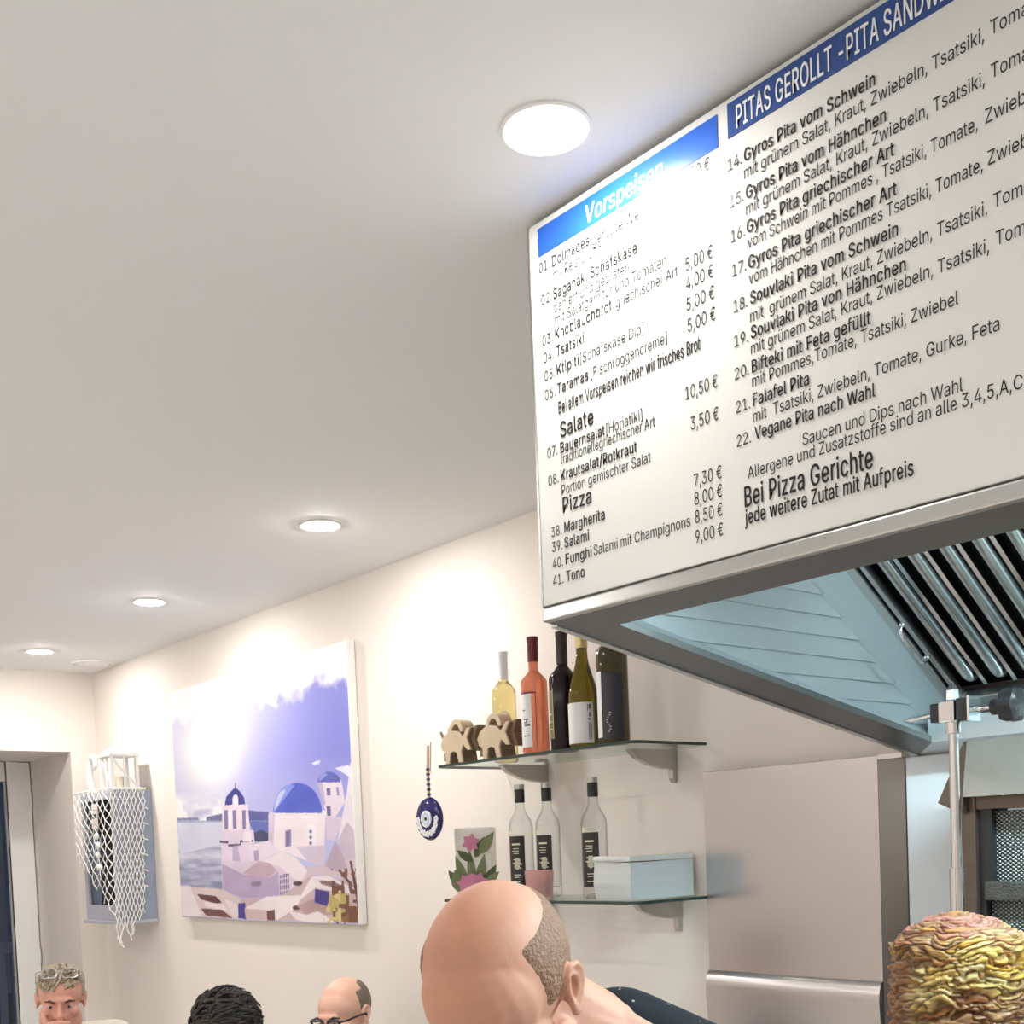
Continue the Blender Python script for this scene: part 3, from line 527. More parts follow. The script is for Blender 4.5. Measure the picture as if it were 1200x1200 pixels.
TEXT = [
('01.',0,-1.4459,2.5080,None),
('Dolmades',1,-1.4153,2.5067,-1.3304),
('gefüllte Weinblätter',0,-1.3243,2.5020,-1.1548),
('mit Reisfüllung',0,-1.4139,2.4861,-1.3060),
('5,00 €',0,-1.1421,2.5115,-1.0927),
('7,00 €',0,-1.1426,2.4586,-1.0923),
('02.',0,-1.4437,2.4574,None),
('Saganaki Schafskäse',1,-1.4157,2.4567,-1.2327),
('paniert und gebraten',0,-1.4143,2.4363,-1.2503),
('mit Salatgarnitur und Tomaten',0,-1.4139,2.4171,-1.1771),
('5,00 €',0,-1.1416,2.3943,-1.0924),
('03.',0,-1.4449,2.3945,None),
('Knoblauchbrot',1,-1.4143,2.3949,-1.2880),
('griechischer Art',0,-1.2799,2.3940,-1.1565),
('4,00 €',0,-1.1416,2.3685,-1.0923),
('5,00 €',0,-1.1421,2.3396,-1.0917),
('5,00 €',0,-1.1415,2.3106,-1.0910),
('04.',0,-1.4440,2.3675,None),
('Tsatsiki',1,-1.4134,2.3679,-1.3498),
('05.',0,-1.4431,2.3388,None),
('Ktipiti',1,-1.4136,2.3393,-1.3634),
('[Schafskäse Dip]',0,-1.3600,2.3394,-1.2256),
('06.',0,-1.4438,2.3096,None),
('Taramas',1,-1.4143,2.3100,-1.3435),
('[Fischroggencreme]',0,-1.3378,2.3100,-1.1808),
('Bei allem Vorspeisen reichen wir frisches Brot',1,-1.4135,2.2795,-1.1193),
('Salate',2,-1.4116,2.2419,-1.3355),
('10,50 €',0,-1.1496,2.2197,-1.0911),
('07.',0,-1.4436,2.2183,None),
('Bauernsalat',1,-1.4130,2.2177,-1.3120),
('[Horiatiki]',0,-1.3092,2.2176,-1.2342),
('traditionellegriechischer Art',0,-1.4130,2.2008,-1.2094),
('3,50 €',0,-1.1416,2.1758,-1.0911),
('08.',0,-1.4436,2.1745,None),
('Krautsalat/Rotkraut',1,-1.4136,2.1750,-1.2468),
('Portion gemischter Salat',0,-1.4133,2.1529,-1.2203),
('Pizza',2,-1.4125,2.1249,-1.3465),
('38.',0,-1.4413,2.0930,None),
('Margherita',1,-1.4107,2.0935,-1.3190),
('39.',0,-1.4411,2.0693,None),
('Salami',1,-1.4116,2.0698,-1.3552),
('40.',0,-1.4411,2.0432,None),
('Funghi',1,-1.4106,2.0439,-1.3505),
('Salami mit Champignons',0,-1.3461,2.0443,-1.1484),
('41.',0,-1.4417,2.0162,None),
('Tono',1,-1.4102,2.0167,-1.3678),
('7,30 €',0,-1.1393,2.0959,-1.0888),
('8,00 €',0,-1.1396,2.0706,-1.0891),
('8,50 €',0,-1.1395,2.0454,-1.0898),
('9,00 €',0,-1.1400,2.0181,-1.0894),
('14.',0,-1.0611,2.4942,None),
('Gyros Pita vom Schwein',1,-1.0336,2.4943,-0.8344),
('mit grünem Salat, Kraut, Zwiebeln, Tsatsiki,',0,-1.0345,2.4727,-0.6965),
('Tomate, Zwiebel',0,-0.6890,2.4745,None),
('15.',0,-1.0601,2.4457,None),
('Gyros Pita vom Hähnchen',1,-1.0326,2.4457,-0.8209),
('mit grünem Salat, Kraut, Zwiebeln, Tsatsiki,',0,-1.0334,2.4255,-0.6968),
('Tomate, Zwiebel',0,-0.6895,2.4280,None),
('16.',0,-1.0598,2.4001,None),
('Gyros Pita griechischer Art',1,-1.0331,2.4016,-0.8112),
('vom Schwein mit Pommes , Tsatsiki, Tomate,',0,-1.0322,2.3814,-0.7064),
('Zwiebel',0,-0.6972,2.3833,None),
('17.',0,-1.0594,2.3550,None),
('Gyros Pita griechischer Art',1,-1.0320,2.3549,-0.8091),
('vom Hähnchen mit Pommes Tsatsiki, Tomate,',0,-1.0319,2.3345,-0.7014),
('Zwiebel',0,-0.6953,2.3371,None),
('18.',0,-1.0592,2.3075,None),
('Souvlaki Pita vom Schwein',1,-1.0308,2.3081,-0.8088),
('mit  grünem Salat, Kraut, Zwiebeln, Tsatsiki,',0,-1.0317,2.2851,-0.6972),
('Tomate, Zwiebel',0,-0.6899,2.2882,None),
('19.',0,-1.0598,2.2619,None),
('Souvlaki Pita von Hähnchen',1,-1.0314,2.2634,-0.7999),
('mit grünem Salat, Kraut, Zwiebeln, Tsatsiki,',0,-1.0321,2.2434,-0.6961),
('Tomate, Zwiebel',0,-0.6879,2.2466,None),
('20.',0,-1.0607,2.2187,None),
('Bifteki mit Feta gefüllt',1,-1.0318,2.2189,-0.8491),
('mit Pommes,Tomate, Tsatsiki, Zwiebel',0,-1.0318,2.2002,-0.7343),
('21.',0,-1.0603,2.1743,None),
('Falafel Pita',1,-1.0318,2.1753,-0.9412),
('mit  Tsatsiki, Zwiebeln, Tomate, Gurke, Feta',0,-1.0323,2.1541,-0.6861),
('22.',0,-1.0608,2.1293,None),
('Vegane Pita nach Wahl',1,-1.0302,2.1309,-0.8457),
('Saucen und Dips nach Wahl',0,-0.9538,2.1016,-0.7315),
('Allergene und Zusatzstoffe sind an alle 3,4,5,A,C',0,-1.0439,2.0828,-0.6609),
('Bei Pizza Gerichte',2,-1.0510,2.0466,-0.8512),
('jede weitere Zutat mit Aufpreis',1,-1.0511,2.0233,-0.7966),
('Vorspeisen',3,-1.3379,2.5394,-1.1773),
('PITAS GEROLLT -PITA SANDW',3,-1.0437,2.5422,-0.7508),
]
CAPS = {0: .0158, 1: .0165, 2: .0235, 3: .027}
blocks = {}
for s, b, x0, z, x1 in TEXT:
    if s == 'Vorspeisen':
        t_ = MB(); add_text(t_, s, 1, x0, z, x1, .026, YM - .0019, .12); t_.build('lettering', M_white, hb1, recalc=False); continue
    if s.startswith('PITAS'):
        t_ = MB(); add_text(t_, s + 'ICH', 1, x0, z, x1 + (x1 - x0) * 3.1 / 23.5, .029, YM - .0019); t_.build('lettering', M_white, hb2, recalc=False); continue
    left = x0 < -1.07
    if left and s.endswith('€'):
        t_ = MB(); add_text(t_, s, b, x0, z, x1, .0178, YM - .0008); t_.build('price', M_ink, mbd, recalc=False); continue
    if left: key = 'starters_list' if z > 2.26 else ('salad_list' if z > 2.14 else 'pizza_list')
    else: key = 'pita_list' if z > 2.115 else 'notes_text'
    cap = CAPS[b]
    if s.startswith('Bei Pizza'): cap = .027
    if s.startswith('jede'): cap = .0195
    if s.startswith('Bei allem'): cap = .0185
    add_text(blocks.setdefault(key, MB()), s, b, x0, z, x1, cap, YM - .0008)
for key, mb in blocks.items(): mb.build(key, M_ink, mbd, recalc=False)

# ================================================================== STEEL WALL PANEL
sp = thing('steel_splashback', 'tall brushed steel wall panel to the right of the glass shelves', 'wall panel', (-1.8, 2.39, 1.2))
prof = [(2.402, 1.774), (2.374, 1.774), (2.372, 1.772), (2.372, 1.262)]
for k in range(1, 7):
    a = PI / 2 * k / 6; prof.append((2.372 - .018 * (math.sin(a)), 1.262 - .048 * (1 - math.cos(a))))
prof += [(2.372, .95), (2.372, .05), (2.402, .05)]
MB().prism(prof, 0, -2.066, -1.552).build('sheet', M_steel, sp, smooth=.5)
MB().hexa([(-1.551, 2.372, .05), (-1.498, 2.395, .05), (-1.498, 2.402, .05), (-1.551, 2.402, .05)],
          [(-1.551, 2.372, 1.764), (-1.498, 2.395, 1.764), (-1.498, 2.402, 1.764), (-1.551, 2.402, 1.764)]).build('edge_profile', M_steel_d, sp)
MB().box(-1.551, -1.49, 2.3715, 2.402, 1.764, 1.7745).build('top_cap', M_steel, sp)
tag(MB().box(-1.494, .45, 2.394, 2.402, .9, 1.764).build('back_panel', pm('cool_lit_panel', (.74, .80, .84, 1), .35, var=.02), bevel=.001), 'plain pale wall panel behind the gyros grill, under the hood', 'wall panel')  # cool light of the hood lamp is also put into this bluish colour

# ================================================================== GYROS GRILL
ctr = thing('counter', 'steel work counter carrying the gyros grill', 'counter', (-.6, 2.05, 0))
MB().box(-1.45, .4, 1.72, 2.39, .86, .9).build('worktop', M_steel, ctr, bevel=.004)
MB().box(-1.43, .38, 1.75, 2.38, 0, .86).build('cabinet', M_steel_d, ctr)
gr = thing('gyros_grill', 'upright gas grill with mesh burner panels and steel heat shield', 'grill', (-.9, 2.2, .9))
YG = 2.12
MB().box(-1.209, -1.180, YG, YG + .10, .90, 1.665).build('frame_post', M_brown_steel, gr, bevel=.003)
MB().box(-1.180, -1.168, YG + .012, YG + .10, .90, 1.655).build('inner_frame', M_black, gr)
MB().box(-.55, -.52, YG, YG + .10, .90, 1.665).build('frame_post', M_brown_steel, gr, bevel=.003)
MB().box(-1.18, -.55, YG + .004, YG + .10, 1.636, 1.66).build('top_bar', M_brown_steel, gr)
MB().box(-1.168, -.55, YG + .006, YG + .09, 1.464, 1.499).build('cross_bar', pm('blackened_bar', (.10, .10, .09, 1), .5, .6, var=.5, scale=60, bump=.4), gr, bevel=.003)
MB().box(-1.168, -.55, YG + .006, YG + .09, .9, .94).build('base_bar', M_brown_steel, gr)
# expanded-metal burner mesh
def mesh_mat():
    m = bpy.data.materials.new('expanded_mesh'); m.use_nodes = True; nt = m.node_tree; b = nt.nodes['Principled BSDF']
    tc = nt.nodes.new('ShaderNodeTexCoord'); outs = []
    for sgn in (1, -1):
        mp = nt.nodes.new('ShaderNodeMapping'); mp.inputs['Rotation'].default_value = (0, sgn * .62, 0)
        w = nt.nodes.new('ShaderNodeTexWave'); w.bands_direction = 'Z'; w.inputs['Scale'].default_value = 52
        nt.links.new(tc.outputs['Object'], mp.inputs[0]); nt.links.new(mp.outputs[0], w.inputs['Vector']); outs.append(w)
    mx = nt.nodes.new('ShaderNodeMath'); mx.operation = 'MULTIPLY'
    nt.links.new(outs[0].outputs['Fac'], mx.inputs[0]); nt.links.new(outs[1].outputs['Fac'], mx.inputs[1])
    cr = nt.nodes.new('ShaderNodeValToRGB'); cr.color_ramp.elements[0].position = .16; cr.color_ramp.elements[0].color = (.02, .022, .022, 1)
    cr.color_ramp.elements[1].position = .36; cr.color_ramp.elements[1].color = (.52, .57, .55, 1)
    nt.links.new(mx.outputs[0], cr.inputs[0]); nt.links.new(cr.outputs[0], b.inputs['Base Color'])
    b.inputs['Metallic'].default_value = .3; b.inputs['Roughness'].default_value = .45
    bp = nt.nodes.new('ShaderNodeBump'); bp.inputs['Strength'].default_value = .6; bp.inputs['Distance'].default_value = .004
    nt.links.new(mx.outputs[0], bp.inputs['Height']); nt.links.new(bp.outputs[0], b.inputs['Normal'])
    return m
Mm = mesh_mat()
for z0, z1 in ((1.499, 1.632), (1.24, 1.464), (.94, 1.21)):
    MB().box(-1.167, -.55, YG + .03, YG + .06, z0, z1).build('burner_mesh', Mm, gr)
MB().box(-1.168, -.55, YG + .006, YG + .09, 1.21, 1.24).build('cross_bar', M_brown_steel, gr)
MB().box(-1.168, -1.154, YG + .012, YG + .03, 1.499, 1.636).build('mesh_edge', M_black, gr)
sh = MB()
sh.hexa([(-1.192, 2.098, 1.66), (-.5, 2.098, 1.66), (-.5, 2.104, 1.66), (-1.192, 2.104, 1.66)], [(-1.192, 2.118, 1.765), (-.5, 2.118, 1.765), (-.5, 2.124, 1.765), (-1.192, 2.124, 1.765)])
sh.hexa([(-1.192, 2.12, 1.755), (-.5, 2.12, 1.755), (-.5, 2.24, 1.755), (-1.192, 2.24, 1.755)], [(-1.192, 2.12, 1.765), (-.5, 2.12, 1.765), (-.5, 2.24, 1.765), (-1.192, 2.24, 1.765)])
sh.build('heat_shield', M_shield, gr)
MB().hexa([(-1.256, 2.12, 1.652), (-1.195, 2.10, 1.628), (-1.195, 2.20, 1.628), (-1.256, 2.20, 1.652)],
          [(-1.199, 2.12, 1.765), (-1.193, 2.118, 1.765), (-1.193, 2.20, 1.765), (-1.199, 2.20, 1.765)]).build('side_flap', M_brown_steel, gr)

# spit with clamp
KX, KY = -1.10, 1.912
spit = thing('rotating_spit', 'upright steel spit rod with pointed tip, clamp block and black knob', 'spit', (KX, KY, .9))
MB().tube([(KX, KY, .9), (KX, KY, 1.80)], .0085, 18).build('rod', M_chrome, spit, smooth=.8)
MB().lathe([(.0005, 1.535), (.0125, 1.533), (.0125, .92), (.0005, .92)], (KX, KY, 0), 20).build('sleeve', M_chrome, spit, smooth=.8)
MB().lathe([(.0005, 1.853), (.011, 1.838), (.0115, 1.82), (.0005, 1.815)], (KX, KY, 0), 6).build('tip', M_chrome, spit)
MB().lathe([(.0005, 1.788), (.0135, 1.786), (.0135, 1.764), (.0005, 1.762)], (KX, KY, 0), 20).build('collar', M_chrome, spit, smooth=.6)
MB().box(KX - .018, KX + .012, KY - .018, KY + .018, 1.783, 1.821).build('clamp_block', M_chrome, spit, bevel=.003)
cj = MB().box(KX + .014, KX + .036, KY - .017, KY + .017, 1.784, 1.822); cj.build('clamp_jaw', M_black, spit, bevel=.003)
MB().box(KX + .036, KX + .040, KY - .019, KY + .019, 1.782, 1.824).build('clamp_plate', M_chrome, spit)
MB().box(KX - .036, KX - .018, KY - .014, KY + .014, 1.785, 1.818).build('clamp_clip', M_black, spit, bevel=.003)
MB().tube([(KX - .095, KY, 1.797), (KX - .078, KY, 1.797), (KX - .07, KY, 1.797), (KX - .036, KY, 1.801)], [.001, .006, .0042, .0042], 12).build('pointed_pin', M_chrome, spit, smooth=.6)
MB().tube([(KX + .04, KY, 1.802), (KX + .05, KY, 1.802), (KX + .055, KY, 1.802), (KX + .075, KY, 1.802)], [.0045, .0065, .0045, .0045], 12).build('screw_shaft', M_chrome, spit, smooth=.6)
kb = MB(); vs = []; fs = []; nk = 60
stn = [(0, .0005), (.0, .013), (.016, .014), (.018, .024), (.03, .028), (.044, .027), (.048, .020), (.048, .0005)]
for d, r in stn:
    for i in range(nk):
        a = 2 * PI * i / nk; rr_ = r * (1 + (.075 * math.cos(6 * a) if r > .02 else 0)); vs.append((KX + .072 + d, KY + rr_ * math.cos(a), 1.801 + rr_ * math.sin(a)))
for j in range(len(stn) - 1):
    for i in range(nk): fs.append((j * nk + i, j * nk + (i + 1) % nk, (j + 1) * nk + (i + 1) % nk, (j + 1) * nk + i))
kb.add(vs, fs); kb.build('knob', M_black, spit, smooth=.6)

# gyros cone: stacked, browned meat slices
def kebab():
    na, nz_ = 420, 300
    zb, zt = .93, 1.463
    prof = []
    for j in range(nz_ + 1):
        t = j / nz_
        if t < .72:
            z = zb + (1.395 - zb) * t / .72; r = .088 + .024 * min(1, (z - zb) / .36)
        else:
            u = (t - .72) / .28; r = .112 * math.cos(u * PI / 2) ** .8 if u < 1 else .0006; z = 1.395 + .066 * (u ** 1.05) * (1 - .0 * u)
            r = .112 * max(0.004, (1 - u ** 1.9)) ** .75
        prof.append((r, z))
    sl = [0.0]
    for j in range(nz_): sl.append(sl[-1] + math.hypot(prof[j + 1][0] - prof[j][0], prof[j + 1][1] - prof[j][1]))
    vs = []; cols = []
    pal = [Vector(c) for c in ((.60, .40, .13), (.58, .31, .04), (.50, .38, .15), (.70, .52, .24), (.44, .19, .04), (.58, .38, .09))]
    br = Vector((.24, .085, .03)); pink = Vector((.62, .27, .20)); dark = Vector((.045, .018, .008))
    for j, (r, z) in enumerate(prof):
        dome = max(0.0, min(1.0, (z - 1.385) / .06))
        for i in range(na):
            a = 2 * PI * i / na; ca, sa = math.cos(a), math.sin(a)
            p = Vector((ca * .11, sa * .11, z)); rad = Vector((ca * max(r, .01), sa * max(r, .01), z))
            w1 = noise.noise(rad * 18) * .012; w2 = noise.noise(rad * 42 + Vector((4, 4, 4))) * .006
            q = Vector((rad.x * 16 + w2 * 110, rad.y * 16 + w1 * 60, (sl[j] + w1 * 1.8 + w2 * 1.8) * 98))
            ds_, pts_ = noise.voronoi(q)
            edge = ds_[1] - ds_[0]; k = pts_[0]
            h1 = (math.sin(k.x * 12.9898 + k.y * 78.233 + k.z * 37.7) * 43758.5) % 1.0
            h2 = (math.sin(k.x * 39.3 + k.y * 11.1 + k.z * 91.7) * 24634.6) % 1.0
            up = (q.z - k.z)
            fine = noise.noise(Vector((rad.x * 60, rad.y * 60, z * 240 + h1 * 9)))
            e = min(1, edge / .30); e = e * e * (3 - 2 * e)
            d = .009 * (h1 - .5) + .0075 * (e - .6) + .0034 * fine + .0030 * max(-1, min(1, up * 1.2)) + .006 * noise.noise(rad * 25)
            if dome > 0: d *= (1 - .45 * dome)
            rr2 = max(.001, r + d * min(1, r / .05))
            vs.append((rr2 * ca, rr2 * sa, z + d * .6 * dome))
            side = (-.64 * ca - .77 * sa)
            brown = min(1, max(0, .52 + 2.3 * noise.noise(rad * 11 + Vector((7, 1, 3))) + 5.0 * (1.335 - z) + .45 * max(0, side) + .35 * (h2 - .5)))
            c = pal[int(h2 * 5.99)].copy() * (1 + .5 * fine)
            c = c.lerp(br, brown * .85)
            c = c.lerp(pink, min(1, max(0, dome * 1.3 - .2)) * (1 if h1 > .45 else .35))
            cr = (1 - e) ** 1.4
            c = c * (1 - .66 * cr) + dark * (.66 * cr)  # shade in the gaps between slices is darkened into the meat colour
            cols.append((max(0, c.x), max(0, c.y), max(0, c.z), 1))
    fs = []
    for j in range(nz_):
        for i in range(na): fs.append((j * na + i, j * na + (i + 1) % na, (j + 1) * na + (i + 1) % na, (j + 1) * na + i))
    fs.append(tuple(range(na - 1, -1, -1))); fs.append(tuple(nz_ * na + i for i in range(na)))
    me = bpy.data.meshes.new('gyros_cone'); me.from_pydata(vs, [], fs); me.update()
    at = me.color_attributes.new('col', 'FLOAT_COLOR', 'POINT'); at.data.foreach_set('color', np.array(cols, dtype=np.float32).ravel())
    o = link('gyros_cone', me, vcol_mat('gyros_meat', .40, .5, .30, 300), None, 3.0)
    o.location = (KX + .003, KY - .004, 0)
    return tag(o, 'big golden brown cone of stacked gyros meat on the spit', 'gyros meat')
kebab()
tag(MB().lathe([(.0005, .9), (.15, .9), (.16, .915), (.156, .918), (.145, .906), (.0005, .906)], (KX, KY, 0), 40).build('drip_tray', M_steel, smooth=.6), 'round steel drip tray under the gyros meat', 'tray')

# ================================================================== CANVAS PICTURE
def picture():
    X0, X1, ZB, ZT, Y = -5.245, -3.73, 1.341, 2.375, 2.366
    t = thing('canvas_picture', 'large canvas print of white houses with blue domes above the sea', 'picture', ((X0 + X1) / 2, YW, 1.86))
    MB().box(X0 + .001, X1 - .001, Y + .001, YW - .003, ZB + .001, ZT - .001).build('stretcher', M_trim, t)
    W, H = 720, 520
    u = (np.arange(W) + .5) / W; vv = (np.arange(H) + .5) / H
    U, V = np.meshgrid(u, vv)
    rng = np.random.default_rng(3)
    def fbm(sx, sy, oct=4):
        out = np.zeros((H, W)); amp = 1.0; tot = 0
        for o in range(oct):
            gx, gy = int(sx * 2 ** o) + 2, int(sy * 2 ** o) + 2; g = rng.random((gy, gx))
            fx = U * (gx - 1.001); fy = V * (gy - 1.001); ix = fx.astype(int); iy = fy.astype(int); fx -= ix; fy -= iy
            fx = fx * fx * (3 - 2 * fx); fy = fy * fy * (3 - 2 * fy)
            out += amp * ((g[iy, ix] * (1 - fx) + g[iy, ix + 1] * fx) * (1 - fy) + (g[iy + 1, ix] * (1 - fx) + g[iy + 1, ix + 1] * fx) * fy); tot += amp; amp *= .5
        return out / tot
    def lerp(a, b, t_): return a * (1 - t_[..., None]) + b * t_[..., None]
    c = lambda *k: np.array(k, float)
    img = lerp(np.ones((H, W, 3)) * c(206, 204, 232), np.ones((H, W, 3)) * c(142, 144, 228), np.clip(U * 1.15 - .1, 0, 1))
    img = lerp(img, np.ones((H, W, 3)) * c(205, 205, 240), np.clip((.62 - V) * 3.0, 0, 1) * .8)
    g = np.exp(-(((U - .25) / .17) ** 2 + ((V - .73) / .18) ** 2))
    img = lerp(img, np.ones((H, W, 3)) * 255, np.clip(g * 1.6, 0, 1))
    n1 = fbm(5, 5); n2 = fbm(9, 14)
    n3 = fbm(26, 22)
    cl = np.clip((n1 * .35 + n2 * .3 + n3 * .35 + (V - .87) * 4.2 - .42) * 7, 0, 1)       # bright ragged white along the top edge
    img = lerp(img, np.ones((H, W, 3)) * c(248, 246, 252), cl)
    band = np.clip(1 - np.abs(V - .455) / .10, 0, 1) * np.clip((.46 - U) * 6, 0, 1)
    img = lerp(img, np.ones((H, W, 3)) * c(250, 248, 252), np.clip(band * (n2 * 3.4 - .9) * 1.6, 0, 1))
    img = lerp(img, np.ones((H, W, 3)) * c(190, 186, 214), np.clip(band * (1 - n2) * 1.6 - .75, 0, 1))
    def poly(col, pts, jit=10):
        pts = np.array(pts); x, y = pts[:, 0], pts[:, 1]; ins = np.zeros((H, W), bool); n = len(x)
        for i in range(n):
            j = (i - 1) % n; d = y[j] - y[i]
            if abs(d) < 1e-9: continue
            ins ^= ((y[i] > V) != (y[j] > V)) & (U < (x[j] - x[i]) * (V - y[i]) / d + x[i])
        img[ins] = np.array(col, float) + ((n2[ins] - .5) * jit * 2)[:, None]
    sea = True
    for col, pts in PIC:
        poly(col, pts)
        if sea:
            sea = False
            m = (V < .40) & (U < .30)
            s_ = np.clip((.40 - V) * 3.2 + (fbm(10, 60) - .5) * 1.1, 0, 1)
            lo = lerp(np.ones((H, W, 3)) * c(228, 228, 242), np.ones((H, W, 3)) * c(140, 142, 176), s_)
            img[m] = lo[m]
    # speckled foliage and flowers in the right corner
    fo = (U > .88) & (V < .2) & (fbm(60, 60, 1) > .62); img[fo] = c(120, 84, 70)
    fo = (U > .835) & (U < .92) & (V < .11) & (fbm(70, 60, 1) > .6); img[fo] = c(216, 200, 140)
    W, H = W // 2, H // 2
    img = img.reshape(H, 2, W, 2, 3).mean(axis=(1, 3))         # soften the outlines
    img = np.clip(img, 0, 255) / 255.0
    lin = np.where(img <= .04045, img / 12.92, ((img + .055) / 1.055) ** 2.4) * .86
    xs = np.linspace(X0, X1, W + 1); zs = np.linspace(ZB, ZT, H + 1)
    gx, gz = np.meshgrid(xs, zs); vs = np.stack([gx.ravel(), np.full(gx.size, Y), gz.ravel()], 1)
    jj, ii = np.meshgrid(np.arange(H), np.arange(W), indexing='ij'); b = (jj * (W + 1) + ii).ravel()
    fs = np.stack([b, b + 1, b + W + 2, b + W + 1], 1)
    me = bpy.data.meshes.new('print'); me.from_pydata(vs.tolist(), [], fs.tolist()); me.update()
    at = me.color_attributes.new('col', 'FLOAT_COLOR', 'CORNER')
    cc = np.ones((H * W, 4), np.float32); cc[:, :3] = lin.reshape(-1, 3)
    at.data.foreach_set('color', np.repeat(cc, 4, axis=0).ravel())
    link('print', me, vcol_mat('canvas_ink', .5, .3), t)
    ed = MB(); e = .004
    ed.box(X1 - e, X1 + .001, Y - .0005, YW - .004, ZB, ZT); ed.build('canvas_edge', M_trim, t)
